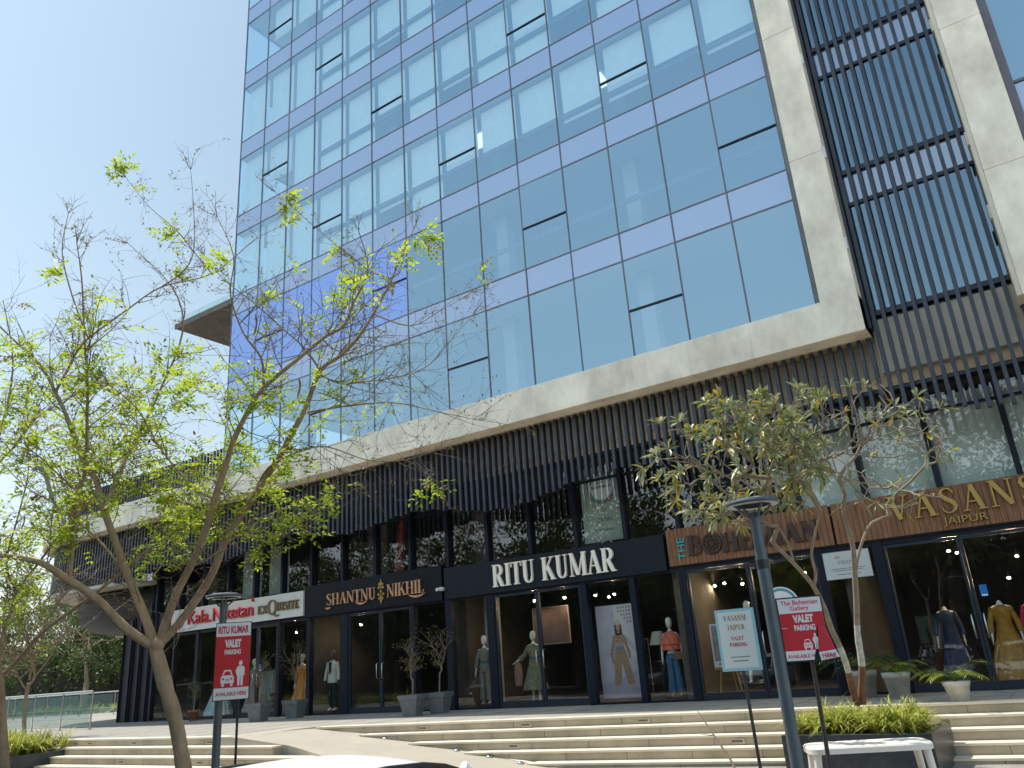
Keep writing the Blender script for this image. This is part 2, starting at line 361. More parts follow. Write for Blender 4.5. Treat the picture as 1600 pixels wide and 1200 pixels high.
def smooth_path(pts, n=4):
    """Catmull-Rom through (Vector, radius)"""
    out = []
    for i in range(len(pts)-1):
        p0 = pts[max(i-1, 0)]; p1 = pts[i]; p2 = pts[i+1]; p3 = pts[min(i+2, len(pts)-1)]
        for k in range(n):
            t = k/n
            v = .5*((2*p1[0])+(p2[0]-p0[0])*t+(2*p0[0]-5*p1[0]+4*p2[0]-p3[0])*t*t+(3*p1[0]-p0[0]-3*p2[0]+p3[0])*t**3)
            out.append((v, p1[1]+(p2[1]-p1[1])*t))
    out.append(pts[-1]); return out

# ================================================================== GROUND
EDGE = lambda x: 15.9+.115*x            # front edge of the plaza on the right-hand flight
RISE, TREAD = .165, .36
rampz = lambda x, y=0: min(0, max(GROUND+.01, -(x+15.9)*.1))
mb = MB(); mb.add([(-400,-300,GROUND),(400,-300,GROUND),(400,500,GROUND),(-400,500,GROUND)], [(0,1,2,3)]); struct('ground', mb, asphalt)
mb = MB(); mb.prism([(-60,8.6),(30,8.6),(30,16.5),(-60,16.5)], GROUND-.1, GROUND+.12); struct('pavement', mb, paverm)
mb = MB(); mb.prism([(-60,8.42),(30,8.42),(30,8.6),(-60,8.6)], GROUND-.1, GROUND+.14); struct('kerb', mb, concrete)
# plaza floor
mb = MB(); mb.prism([(-60,12.4),(-16.3,12.4),(-15.6,14.15),(30,EDGE(30)),(30,46),(-60,46)], GROUND-.05, 0)
struct('plaza', mb, mat('plaza_stone', (.31, .285, .24), .8, var=.1, scale=1.2, bump=.1, bscale=30))
JB = MB()   # joints between the slabs, thin dark lines 2 mm proud of the floor
for i in range(-30, 12): JB.box(i*1.2, i*1.2+.008, 15.9+.115*i*1.2+.4 if i*1.2 > -15 else 12.6, 18.3, 0, .0025)
for j in (16.9, 17.8): JB.box(-36, 12, j, j+.008, 0, .0032)
struct('paving_joints', JB, mat('joint', (.12, .11, .1), .9))
treadm = mat('tread_stone', (.68, .60, .47), .75, var=.08, scale=1.5, bump=.1, bscale=40)  # same stone as the risers, sunlit brightness put into the colour
mt = MB(); mr = MB()
def flight(x0, x1, f, k):
    """one step: riser block toned as in shade, with a lighter-toned tread slab that overhangs 2 cm"""
    z = -RISE*k
    a0, a1 = f(x0)-TREAD*k, f(x1)-TREAD*k
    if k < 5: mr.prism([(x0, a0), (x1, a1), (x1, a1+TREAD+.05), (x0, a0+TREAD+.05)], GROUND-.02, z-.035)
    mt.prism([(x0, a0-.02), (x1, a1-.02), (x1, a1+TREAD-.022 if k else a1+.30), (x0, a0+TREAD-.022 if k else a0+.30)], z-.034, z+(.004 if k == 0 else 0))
for k in range(0, 5):
    flight(-15.5+1.62*k, 12, EDGE, k)
    flight(-32, -15.9+1.6*k, lambda x: 12.22, k)
    n = 0
    x = -15.5+1.62*k
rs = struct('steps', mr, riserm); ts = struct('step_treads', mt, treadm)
mj = MB()
for k in range(0, 5):
    for i in range(26):
        x = -15+1.62*k+i*1.2+(.5 if k % 2 else 0)
        if x < 11: y = EDGE(x)-TREAD*k; mj.box(x, x+.008, y-.003, y+.01, -RISE*(k+1)+.001, -RISE*k-.035)
        x = -31.5+i*1.2+(.5 if k % 2 else 0)
        if x < -16.2+1.6*k: y = 12.22-TREAD*k; mj.box(x, x+.008, y-.003, y+.01, -RISE*(k+1)+.001, -RISE*k-.035)
struct('riser_joints', mj, MATS['joint'])
mb = MB()
poly = [(-16.4,12.1),(-13.6,11.9),(-7.4,10.2),(-7.0,13.2),(-9.0,13.62),(-12,14.15),(-15.6,14.22)]
n = 24; vs = []; fs = []
back = lambda x: 14.24 if x < -12.2 else 14.24-(x+12.2)*.20
front = lambda x: 12.1-max(0, x+14)*.30
for i in range(n+1):
    x = -16.4+i*(9.2/n); vs += [(x, front(x), GROUND-.05), (x, back(x), GROUND-.05), (x, back(x), rampz(x)+.006), (x, front(x), rampz(x)+.006)]
for i in range(n):
    a = 4*i; b = a+4; fs += [(a+3, b+3, b+2, a+2), (a, b, b+3, a+3), (a+1, a+2, b+2, b+1)]
fs += [(0, 3, 2, 1), (4*n, 4*n+1, 4*n+2, 4*n+3)]
mb.add(vs, fs); struct('ramp', mb, mat('ramp_stone', (.40, .355, .28), .8, var=.07, scale=1, bump=.12, bscale=30))
# pale kerb line along the ramp and its little ground lights
mb = MB()
pts = [Vector((x, back(x)-.0, rampz(x)+.012)) for x in np.linspace(-15.4, -7.4, 12)]
for a, b in zip(pts[:-1], pts[1:]):
    mb.add([(a.x,a.y-.06,a.z),(b.x,b.y-.06,b.z),(b.x,b.y+.08,b.z+.004),(a.x,a.y+.08,a.z+.004)], [(0,1,2,3)])
struct('ramp_edge', mb, treadm)
for i, x in enumerate((-13.2, -12.1, -11.0, -10.05, -9.2)):
    t = thing('ground_light', 'round recessed steel ground light set into the back edge of the ramp', 'light', (x, back(x)-.2, rampz(x)+.006), group='ground lights along the ramp')
    MB().loft([(0, .07, .07), (.02, .07, .07), (.03, .055, .055)], 14).build('rim', steel, t)
    MB().loft([(.03, .045, .045), (.038, .04, .04)], 12).build('lens', carglass, t)
def step_light(x, f, k, lab, grp):
    y = f(x)-TREAD*k; t = thing('step_light', lab, 'light', (x, y, -RISE*k-.10), group=grp)
    MB().box(-.13, .13, -.012, .01, -.04, .04).build('frame', mat('light_frame', (.5, .44, .36), .6), t)
    MB().box(-.10, .10, -.018, -.012, -.018, .018).build('slot', mat('light_slot', (.14, .1, .07), .6), t)
for x, k in [(-12.45, 0), (-7.35, 0), (-4.1, 2.0), (-9.9, 0), (-5.35, 2), (-9.75, 2)]:
    step_light(x, EDGE, int(k), 'small rectangular step light in a riser of the right flight of steps', 'step lights in the right flight')
for x, k in [(-21.9, 0), (-19.9, 0), (-16.9, 0), (-19.2, 2), (-16.2, 2), (-22.6, 0)]:
    step_light(x, lambda q: 12.22, k, 'small rectangular step light in a riser of the left flight of steps', 'step lights in the left flight')

# ================================================================== BUILDING
D, XR, BAY, XL = 16.74, -2.93, 1.45, -23.23
ZB, ST, SPH = 7.93, 3.48, .81           # sill of the tower glazing, storey height, spandrel height
YS, YG = 17.04, 18.47                   # slat screen, shopfront plane
TOP = 33.0; NR = 7
B = thing('office_building', 'glass office tower with concrete frame on a dark slatted podium of shops', 'building', (-12, 18.4, 0), world=True)
rowz = [(ZB+ST*k-(0 if k == 0 else 0), ZB+ST*k+2.67) for k in range(NR)]          # vision glass bottom/top
# --- concrete frame
cb = MB()
xs = [XR-BAY*i for i in range(0, 15)]
edges = [-2.05, -4.38]+[XR-BAY*i for i in range(2, 24)]
for a, b in zip(edges[:-1], edges[1:]):
    if b < -34: break
    cb.box(b+.006, a-.006, D-.28, D-.06, 7.03, ZB-.05)
cb.box(-33.5, -2.05, D-.27, 18.2, 7.045, ZB-.055)
for x0, x1 in ((-2.80, -2.05), (.68, 1.45)):
    zz = [7.03 if x0 < 0 else 6.95]+[ZB+ST*k+.0 for k in range(1 if x0 < 0 else 0, 9)]
    if x0 < 0: zz = [7.035, 11.38, 14.86, 18.34, 21.82, 25.3, 28.8, TOP]
    else: zz = [6.9, 9.6, 13.1, 16.55, 20.0, 23.5, 27, 30.5, TOP]
    for a, b in zip(zz[:-1], zz[1:]): cb.box(x0, x1, D-.285, D+.5, a+.006, b-.006)
    cb.box(x0+.01, x1-.01, D-.27, D+.9, zz[0]+.003, TOP)
cb.box(1.46, 9, D-.28, 18.2, 7.035, ZB)
o = cb.build('concrete_frame', concrete, B); bevel(o, .012, 2)
MB().box(XR+.018, -2.802, D-.08, D+.2, ZB, TOP).build('edge_strip', greystrip, B)
m = MB(); m.box(.60, .677, D-.29, D+.5, 6.9, TOP)
for z in (8.6, 10.3, 13.2, 16.6): m.box(.56, .60, D-.22, D-.1, z, z+.3)
m.build('flashing', stripmat, B)
for z in (8.9, 11.2, 13.8, 15.8): MB().box(-2.05, -2.02, D-.24, D-.14, z, z+.28).build('bracket', signwhite, B)
# rounded left end of the podium roof band
def arcpts(cx, cyy, r, a0, a1, n): return [(cx+r*math.cos(R(a0+(a1-a0)*i/n)), cyy+r*math.sin(R(a0+(a1-a0)*i/n))) for i in range(n+1)]
CXL, CYL, RL = -33.5, 21.7, 5.24
ol = arcpts(CXL, CYL, RL, 270, 180, 14)
mb = MB(); mb.prism([(CXL-.001, CYL+8), (ol[-1][0], CYL+8)]+ol[::-1], 7.045, ZB-.055); bevel(mb.build('roof_band', concrete, B), .01)
# --- curtain wall
mg = MB()
for i in range(15):
    x = XR-BAY*i; mg.box(x-.017, x+.017, D-.014, D+.05, ZB-.045, TOP)
hz = sorted([z for k in range(NR) for z in rowz[k]])
for i in range(14):
    x1, x0 = XR-BAY*i-.03, XR-BAY*(i+1)+.03
    for z in hz: mg.box(x0-.011, x1+.011, D-.010, D+.04, z-.018, z+.018)
for x in (3.0, 4.45, 5.9, 7.35, 8.8): mg.box(x-.03, x+.03, D-.045, D+.05, ZB, TOP)
mg.box(1.46, 1.62, D-.1, D+.06, ZB, TOP)
for z in hz: mg.box(1.63, 9, D-.032, D+.04, z-.03, z+.03)
mg.build('mullion_grid', mullm, B)
rng = random.Random(5)
vis_top = lambda i: 16.6+i*.95
sel = {0: (2, 6, 10), 1: (0, 4, 8, 12), 2: (2, 6, 10), 3: (4, 8, 12, 0), 4: (6, 10, 2), 5: (12, 8, 4), 6: (10, 6)}
up = MB(); ups = MB()
for k in range(NR):
    z0, z1 = rowz[k][0]+.018, rowz[k][1]-.018
    for i in range(14):
        x1, x0 = XR-BAY*i-.019, XR-BAY*(i+1)+.019
        j = rng.uniform(-.004, .004)                      # panes never sit perfectly flat
        def pane(mbb, za, zb, y=D): mbb.add([(x0, y+j, za), (x1, y-j, za), (x1, y-j*.5, zb), (x0, y+j*1.4, zb)], [(0, 1, 2, 3)])
        if z0 < vis_top(i):
            film = (k == 1 and i >= 8)
            g = filmglass if film else tglass
            mbb = MB()
            if i in sel[k]:
                zm = z0+.47*(z1-z0); pane(mbb, z0, zm-.02); pane(mbb, zm+.02, z1, D-.006)
                w = mbb.build('window', g, B)
                MB().box(x0-.002, x1+.002, D-.03, D+.03, zm-.024, zm+.02).build('transom', framem, w)
            else:
                pane(mbb, z0, z1); w = mbb.build('window', g, B)
            if film: w['label'] = 'window pane covered with deep blue film'
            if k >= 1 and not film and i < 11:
                MB().box(x0+.02, x1-.02, D+.14, D+.20, z0+.86, z0+1.0).build('blind_shade_bar', mat('blind_shade_bar', (.05, .07, .09), .6), w)  # dark bar added to stand in for shadow bands on the blinds
            # roller blinds: nearly all down on the upper storeys
            pr = {0: .0, 1: .04, 2: .96, 3: .95, 4: .95, 5: .9, 6: .9}[k]
            if not film and rng.random() < pr and not (k == 2 and i == 0 and False):
                dn = rng.choice([1, 1, .72, .55, 1]) if i < 9 else rng.choice([1, 1, 1, .62])
                if k == 2 and i in (5, 4, 6): dn = .62
                bb = MB(); zb = z1-(z1-z0)*dn+.03
                bb.quad((x0+.10, D+.24, zb), (x1-.04, D+.24, zb), (x1-.04, D+.24, z1-.05), (x0+.10, D+.24, z1-.05)); bb.box(x0+.1, x1-.04, D+.225, D+.255, zb-.03, zb)
                o = bb.build('blind', blindm, w)
        else: pane(up, z0, z1)
        if k < NR-1 or True:
            sz0, sz1 = rowz[k][1]+.018, rowz[k][1]+SPH-.018
            mbb = MB(); mbb.add([(x0, D+j, sz0), (x1, D-j, sz0), (x1, D, sz1), (x0, D+j, sz1)], [(0, 1, 2, 3)])
            if sz0 < vis_top(i): mbb.build('spandrel_panel', tspand, B)
            else: ups.add(mbb.v, mbb.f)
up.build('upper_glazing', tglass, B); o = ups.build('upper_spandrels', tspand, B); o['kind'] = 'stuff'
# right-hand curtain wall and the glazing behind the tall slats
for k in range(NR):
    z0, z1 = rowz[k]
    for x0, x1 in ((1.63, 2.97), (3.03, 4.42), (4.48, 5.87), (5.93, 7.32), (7.38, 8.77)):
        MB().quad((x0, D, z0+.03), (x1, D+.003, z0+.03), (x1, D, z1-.03), (x0, D, z1-.03)).build('window', tglass, B)
        MB().quad((x0, D, z1+.03), (x1, D, z1+.03), (x1, D, z1+SPH-.03), (x0, D, z1+SPH-.03)).build('spandrel_panel', tspand, B)
YB = 17.24
slg = glassmat('stair_glass', (.48, .68, .84), (.26, .40, .48), .24, .9, wav=.03)
m1, m2, m3 = MB(), MB(), MB()
for k in range(NR):
    z0, z1 = rowz[k][0]-.35, rowz[k][1]-.35
    m1 = MB(); m2 = MB(); m1.quad((-2.0, YB, z0+.05), (.62, YB, z0+.05), (.62, YB, z1-.05), (-2.0, YB, z1-.05))
    m2.quad((-2.0, YB, z1+.05), (.62, YB, z1+.05), (.62, YB, z1+SPH-.05), (-2.0, YB, z1+SPH-.05)); m1.build('stair_window', slg, B); m2.build('stair_spandrel', tspand, B)
    m3.box(-2.04, .67, YB-.08, YB+.03, z0-.06, z0+.05); m3.box(-2.04, .67, YB-.05, YB+.03, z1-.04, z1+.045)
m3.box(-2.05, -1.99, YB-.3, YB, 7.2, TOP)
m3.build('stair_mullions', slatm, B)
# --- tall slats and the podium slat screen (lower edge cut in waves)
def wavez(i): return 5.24+.17*math.sin(i*.21+.6)+.10*math.sin(i*.083+2)+.03*math.sin(i*1.7)
ms = MB(); SP = .199
i = 0; x = -33.4
while x < 9:
    tall = -1.98 < x < .58
    ztop = TOP if tall else 7.01
    if 1.5 < x and not tall: ztop = 7.01
    ms.box(x, x+.076, YS-.03, YS+.12, wavez(i), ztop); x += SP; i += 1
m = ms.build('slat_screen', slatm, B)
mc = MB()
for k in range(44):
    a = R(270-k*2.1); px, py = CXL+(RL-.55)*math.cos(a), CYL+(RL-.55)*math.sin(a)
    t = Vector((-math.sin(a), math.cos(a), 0))*.029; nrm = Vector((math.cos(a), math.sin(a), 0))*.06; p = Vector((px, py, 0))
    zb = 5.05+.1*math.sin(k*.2)
    for za, zc in ((zb, 7.03),):
        q = [p-t-nrm, p+t-nrm, p+t+nrm, p-t+nrm]
        mc.prism([(v.x, v.y) for v in q][::-1], za, zc)
mc.build('slat_screen', slatm, B)
mr_ = MB(); mr_.box(-33.4, 9, YS+.121, YS+.16, 5.86, 5.92)
mr_.build('slat_rails', slatm, B)
# fascia wall behind the slats
mf = MB(); x = -33.4
while x < 9: mf.box(x+.004, min(x+2.9, 9)-.004, 17.40, 18.25, 6.24, 7.02 if not (-2.0 < x+1.4 < .6) else 7.3); x += 2.9
mf.box(-2.02, .66, 17.19, 17.395, 6.25, 7.42)
mf.build('fascia_wall', concrete2, B)
# terrace slat railing above the podium roof left of the tower
mt_ = MB(); x = -33.4
while x < XL-.1: mt_.box(x, x+.055, 17.3, 17.38, ZB-.06, 9.25); x += .19
for k in range(40):
    a = R(270-k*2.3); px, py = CXL+(RL-.85)*math.cos(a), CYL+(RL-.85)*math.sin(a); mt_.box(px-.03, px+.03, py-.03, py+.03, ZB-.06, 9.25)
mt_.box(-33.4, XL-.05, 17.381, 17.43, 8.9, 8.96); mt_.build('terrace_screen', slatm, B)
# roof slab overhang left of the tower
mb = MB(); mb.box(-26.8, XL-.02, D, D+9, 14.64, 14.83); mb.box(-26.83, XL-.02, D-.03, D+.0-.001, 14.62, 14.85)
mb.build('canopy_slab', mat('dark_concrete', (.15, .13, .11), .85, var=.2, scale=2), B)
mb = MB(); mb.quad((-26.7, D+.06, 14.85), (XL-.02, D+.06, 14.85), (XL-.02, D+.06, 15.15), (-26.7, D+.06, 15.15)); mb.build('canopy_glass', railglass, B)
# --- tower interior
mi = MB(); mw = MB(); ml = MB()
for k in range(NR):
    z0, z1 = rowz[k]
    mi.box(XL+.06, -2.1, D+.09, D+9, z1+.04, z1+SPH-.06); mi.box(1.5, 9, D+.09, D+9, z1+.04, z1+SPH-.06); mi.box(-2.0, .6, YB+.1, D+9, z1-.28, z1+.4)
mi.box(XL+.06, 9, 18.3, D+9, 7.1, 7.86); 
mi.build('floor_slab', intceil, B)
mw.box(XL+.06, 9, D+9, D+9.3, 7.9, TOP); mw.box(-2.7, -2.62, D+.91, D+9, ZB, TOP); mw.box(.75, .95, D+.91, D+9, ZB, TOP); mw.box(8.98, 9.2, D-.1, D+9.3, 0, TOP)
mw.box(XL+.05, 9.2, D-.05, D+9.3, TOP, TOP+.8)
for i in (3, 6, 9, 12): 
    for k in range(NR): mw.box(XR-BAY*i-.05, XR-BAY*i+.35, D+.9, D+1.3, rowz[k][0]-.05, rowz[k][1]+.03)
mw.build('interior_walls', intwall, B)
sg = MB()
for k in range(NR):
    z0, z1 = rowz[k]; sg.quad((XL-.015, D+9, z0), (XL-.015, D+.06, z0), (XL-.015, D+.06, z1), (XL-.015, D+9, z1))
sg.build('side_glazing', tglass, B)
sg = MB()
for k in range(NR): sg.box(XL-.02, XL+.04, D+.06, D+9, rowz[k][1]+.001, rowz[k][1]+SPH-.001)
sg.build('side_spandrel', tspand, B)
for i in (3, 6):
    x = XR-BAY*i-.2; z = rowz[2][1]-.01; MB().box(x-1.0, x-.2, D+1.1, D+1.7, z-.02, z+.03).build('ceiling_light', cooll, B)
# --- podium: posts, upper glazing
mp = MB(); posts = [-8.87+BAY*k for k in range(-14, 13)]
for x in posts: mp.box(x-.055, x+.055, YG-.14, YG+.08, 3.88, 6.235)
mp.box(-29.3, 9, YG-.05, YG+.07, 6.12, 6.236); mp.box(-29.3, 9, YG-.06, YG+.07, 5.55, 5.60)
mp.box(-29.3, 9, YG+.0, YG+.3, 3.02, 3.88)
mp.build('podium_frame', framem, B)
for k in range(len(posts)-1):
    x0, x1 = posts[k]+.057, posts[k+1]-.057; j = rng.uniform(-.004, .004)
    MB().add([(x0, YG+j, 3.885), (x1, YG-j, 3.885), (x1, YG, 6.12), (x0, YG-j, 6.12)], [(0, 1, 2, 3)]) or None
    q = MB(); q.add([(x0, YG+j, 3.885), (x1, YG-j, 3.885), (x1, YG, 6.118), (x0, YG-j, 6.118)], [(0, 1, 2, 3)])
    w = q.build('upper_window', upglass, B)
    xc = (x0+x1)/2
    if xc > -4.7:
        b = MB(); b.quad((x0, YG+.16, 3.95), (x1, YG+.16, 3.95), (x1, YG+.16, 5.9), (x0, YG+.16, 5.9)); b.build('blind', mat('grey_blind', (.66, .70, .68), .85, var=.06), w)
    elif -24.8 < xc < -21.2:
        b = MB(); b.quad((x0+.3, YG+.25, 3.95), (x1, YG+.25, 3.95), (x1, YG+.25, 6.1), (x0+.3, YG+.25, 6.1)); b.build('panel', mat('pale_panel', (.34, .36, .33), .85, var=.1), w)
    elif xc < -8.9 and k % 3 == 1:
        b = MB(); b.quad((x0+.5, YG+.5, 3.95), (x1, YG+.5, 3.95), (x1, YG+.5, 6.1), (x0+.5, YG+.5, 6.1)); b.build('panel', mat('brown_panel', (.10, .06, .055), .85, var=.3), w)
# dark inner shell: floors, ceilings, back walls and partitions of the shops
ms_ = MB(); ms_.box(-30.9, 9, YG+.301, 25, 3.3, 3.86); ms_.box(-30.9, 9, 25, 25.3, 0, 7); ms_.box(-31, -30.8, 19.2, 25, 0, 7)
for x in (-20.72, -14.84, -7.80, -3.83): ms_.box(x-.06, x+.06, YG+.12, 25, .01, 3.29)
ms_.box(-30.9, 9, 21.6, 21.8, 3.87, 6.5); ms_.box(-30.9, 9, YG+.09, 25, 6.26, 6.6)
ms_.build('shop_interior', intdark, B)
MB().box(-30.9, 9, YG+.1, 24.9, .003, .02).build('shop_floor', mat('shop_floor', (.12, .10, .085), .35, var=.2), B)
MB().box(-14.2, -13.7, YG+.9, YG+1.0, .02, 3.25).build('partition', intwall, B)
# --- ground-floor shopfronts
mp = MB()
for x, w in [(-29.2, .07), (-27.9, .05), (-26.5, .08), (-24.15, .12), (-22.05, .07), (-20.6, .08), (-18.97, .17), (-16.12, .07), (-14.75, .11), (-13.26, .13), (-10.27, .09), (-8.87, .08), (-7.52, .10), (-4.28, .07), (-3.07, .10), (-.02, .08), (1.4, .07), (2.9, .07), (4.4, .07), (5.9, .07), (7.4, .07)]:
    mp.box(x-w, x+w, YG-.09, YG+.09, .0, 3.03)
mp.box(-29.2, 9, YG-.07, YG+.06, 2.93, 3.031)
mp.build('shopfront_frame', framem, B)
def shopwin(x0, x1, base=.05, lab=None):
    q = MB(); q.quad((x0, YG, base), (x1, YG+.004, base), (x1, YG, 2.93), (x0, YG-.003, 2.93)); w = q.build('shop_window', shglass, B)
    MB().box(x0, x1, YG-.04, YG+.04, .001, base).build('sill', framem, w)
    return w
for a in [(-29.13, -27.95), (-27.85, -26.58), (-26.42, -24.27), (-21.98, -20.68), (-20.52, -19.14), (-16.05, -14.86), (-14.64, -13.39), (-10.18, -8.95), (-8.79, -7.62), (-4.21, -3.17), (.06, 1.33), (1.47, 2.83), (2.97, 4.33), (4.47, 5.83)]: shopwin(*a)
def doors(x0, xm, x1, base=.17, lab=None):
    for a, b, hs in ((x0, xm-.008, 1), (xm+.008, x1, -1)):
        f = MB(); w = .05
        f.box(a, a+w, YG-.06, YG+.02, .012, 2.92); f.box(b-w, b, YG-.06, YG+.02, .012, 2.92)
        f.box(a+w, b-w, YG-.055, YG+.015, .012, base); f.box(a+w, b-w, YG-.055, YG+.015, 2.86, 2.92)
        d = f.build('shop_door', mat('door_frame', (.028, .036, .05), .4, .2, spec=.3), B)
        MB().quad((a+w, YG-.02, base), (b-w, YG-.022, base), (b-w, YG-.02, 2.86), (a+w, YG-.02, 2.86)).build('door_glass', shglass, d)
        h = MB(); hx = b-.10 if hs == 1 else a+.10
        h.tube([(hx, YG-.06, .95), (hx, YG-.13, .98), (hx, YG-.13, 1.37), (hx, YG-.06, 1.40)], .014, 8); h.build('handle', steel, d)
doors(-24.0, -23.15, -22.14); doors(-18.79, -17.44, -16.2); doors(-13.12, -11.72, -10.37); doors(-7.41, -5.9, -4.36); doors(-2.96, -1.53, -.11)
# left end: dark fluted columns, lower canopy with cream soffit
m = MB()
for x, w in ((-31.0, .42), (-30.35, .32), (-29.75, .36), (-29.25, .14)):
    m.box(x-w/2-.03, x+w/2, YG-.05, YG+.55, .0, 5.0)
    m.box(x-w/2-.05, x-w/2-.03, YG-.12, YG+.3, 0, 5)
bevel(m.build('dark_column', navy, B), .03, 2)
m = MB(); m.box(-31.2, -29.2, YG+.2, 19.6, 3.0, 5.05); m.build('upper_wall', navy, B)
m = MB(); m.prism([(-29.3, 17.2), (-29.3, 30), (CXL-RL+.5, 30)]+arcpts(CXL, CYL, RL-.5, 180, 270, 12), 5.0, 5.12); m.build('cream_soffit', mat('cream_paint', (.55, .52, .45), .8), B)
m = MB(); el = [(-32.3+5.0*math.cos(R(a)), 20.9+3.0*math.sin(R(a))) for a in range(0, 360, 6)]
n = len(el); vs = []
for z, s in ((3.45, .62), (3.60, .80), (3.95, .95), (4.5, 1.0), (4.85, 1.0)): vs += [(-32.3+(x+32.3)*s, 20.9+(y-20.9)*s, z) for x, y in el]
fs = [(r*n+i, r*n+(i+1) % n, (r+1)*n+(i+1) % n, (r+1)*n+i) for r in range(4) for i in range(n)]+[tuple(range(n-1, -1, -1)), tuple(range(4*n, 5*n))]
m.add(vs, fs, True); m.build('round_canopy', mat('canopy_dark', (.014, .015, .018), .6, var=.15), B)

# ================================================================== SHOP SIGNS
def board(name, label, x0, x1, z0, z1, m, y=YG-.14, t=.10):
    s = thing(name, label, 'shop sign', ((x0+x1)/2, y, (z0+z1)/2), world=True)
    bevel(MB().box(x0, x1, y, y+t, z0, z1).build('board', m, s), .006); return s
kb = board('shop_sign', 'long white shop board with red Kala Niketan lettering and dull gold Exquisite', -28.0, -20.75, 3.05, 3.85, whitebd, t=.08, y=YG-.20)
def wtext(s, z, x0, x1, h, m, par, y, nm='lettering', depth=.06, sxx=None, rot=0):
    o = text(nm, s, h, m, par, 0, y, z, depth); vx = [v.co.x for v in o.data.vertices]
    a, b = min(vx), max(vx); of = OFF[o.name][0]; k = (x1-x0)/(b-a)
    for v in o.data.vertices: v.co.x = x0-of+(v.co.x-a)*k
    return o
yk = YG-.235
for s, a, b in (('Kala.', -26.9, -25.55), ('Niketan', -25.42, -23.22)):
    o = wtext(s, 3.47, a, b, .66, redlet, kb, yk, depth=.07)
MB().tube([(-23.26, yk-.03, 3.80), (-23.26, yk+.03, 3.80)], .06, 12).build('dot', redlet, kb)
refit(serif('lettering', 'EX', .26, brassdark, kb, -22.38, YG-.2, 3.42, .05, .9, bold=1.2)[0], -22.98, -22.50)
refit(serif('lettering', 'Q', .46, brassdark, kb, -21.99, YG-.2, 3.46, .05, .9)[0], -22.50, -21.88)
refit(serif('lettering', 'UISITE', .27, brassdark, kb, -21.27, YG-.2, 3.45, .05, .85, bold=1.2)[0], -22.02, -20.92)
m = MB(); m.tube([(-27.45, YG-.215, 3.45), (-27.45, YG-.203, 3.45)], .28, 24); m.build('emblem', textgrey, kb)
m = MB(); m.tube([(-27.45, YG-.225, 3.45), (-27.45, YG-.216, 3.45)], .24, 24); m.build('emblem_disc', signwhite, kb)
m = MB(); m.tube([(-27.52+.1*math.cos(a), YG-.228, 3.42+.16*math.sin(a)) for a in np.linspace(.6, 5, 9)], .028, 6); m.build('emblem_mark', textgrey, kb)
kb2 = board('shop_sign', 'black shop board with glowing copper Shantnu Nikhil lettering around a crest', -20.7, -14.9, 2.98, 3.97, blackbd, t=.10, y=YG-.16)
ys = YG-.16
refit(serif('lettering', 'SHANTNU', .36, coplet, kb2, -18.55, ys, 3.44, .05, 1.05, -.03)[0], -19.64, -17.50)
m = MB(); m.ribbon([(-18.35+.1*i, 3.25-.07*math.sin(i/5*PI)) for i in range(6)], [.02, .05, .06, .06, .04, .01], ys-.045, ys); m.ribbon([(-19.70+.05*i, 3.20-.03*math.sin(i/5*PI)) for i in range(6)], [.01, .05, .06, .06, .04, .01], ys-.045, ys)
m.ribbon([(-16.15+.13*i, 3.24-.07*math.sin(i/5*PI)) for i in range(6)], [.02, .05, .06, .06, .04, .01], ys-.0445, ys); m.build('swash', coplet, kb2)
refit(serif('lettering', 'NIKHIL', .38, coplet, kb2, -16.18, ys, 3.45, .05, 1.0, -.03)[0], -17.02, -15.55)
m = MB()
for a, b in ((0, .27), (0, -.27), (.09, .12), (-.09, .12), (.1, -.08), (-.1, -.08), (0, 0), (0, .14), (0, -.14), (.06, .22), (-.06, .22), (.06, -.2), (-.06, -.2)):
    m.tube([(-17.28+a, ys-.03-.02*abs(a), 3.46+b), (-17.28+a, ys, 3.46+b)], .042, 8)
m.ribbon([(-17.28, 3.46-.37), (-17.28, 3.46+.37)], [.02, .02], ys-.025, ys); m.build('crest', goldlet, kb2)
kb3 = board('shop_sign', 'dark navy shop board with big white serif Ritu Kumar lettering', -14.8, -7.85, 2.98, 3.86, mat('navy_board', (.009, .012, .02), .45, var=.1, spec=.25), t=.10, y=YG-.16)
refit(serif('lettering', 'RITU KUMAR', .60, whitelet, kb3, -11.12, YG-.16, 3.43, .07, .90, -.005)[0], -13.03, -9.18)
def timber(label, x0, x1):
    s = thing('shop_sign', label, 'shop sign', ((x0+x1)/2, YG-.16, 3.5), world=True); m = MB(); x = x0; r = random.Random(int(x0*10))
    while x < x1-.02:
        w = min(.105, x1-x); m.box(x+.004, x+w-.004, YG-.16-r.uniform(0, .006), YG-.08, 3.06, 3.93); x += w
    m.build('planks', wood, s); MB().box(x0, x1, YG-.12, YG-.05, 3.03, 3.06-.001).build('backing', darkm, s); return s
kb4 = timber('timber clad shop board with turquoise The and dark bronze Bohemian lettering', -7.76, -3.86)
text('lettering', 'THE', .26, tealm, kb4, -7.38, YG-.19, 3.44, .03, 1.1, rot=PI/2)
refit(serif('lettering', 'B', .46, brownlet, kb4, -6.93, YG-.17, 3.48, .05, .85)[0], -7.22, -6.88)
m = MB(); m.tube([(-6.62+.22*math.cos(a), YG-.19, 3.46+.22*math.sin(a)) for a in np.linspace(0, 2*PI, 25)], .03, 8, cap=False)
m.tube([(-6.62+.12*math.cos(a), YG-.19, 3.46+.12*math.sin(a)) for a in np.linspace(0, 2*PI, 19)], .02, 6, cap=False)
for k in range(12): a = k*PI/6; m.tube([(-6.62+.05*math.cos(a), YG-.19, 3.46+.05*math.sin(a)), (-6.62+.22*math.cos(a), YG-.19, 3.46+.22*math.sin(a))], .012, 5)
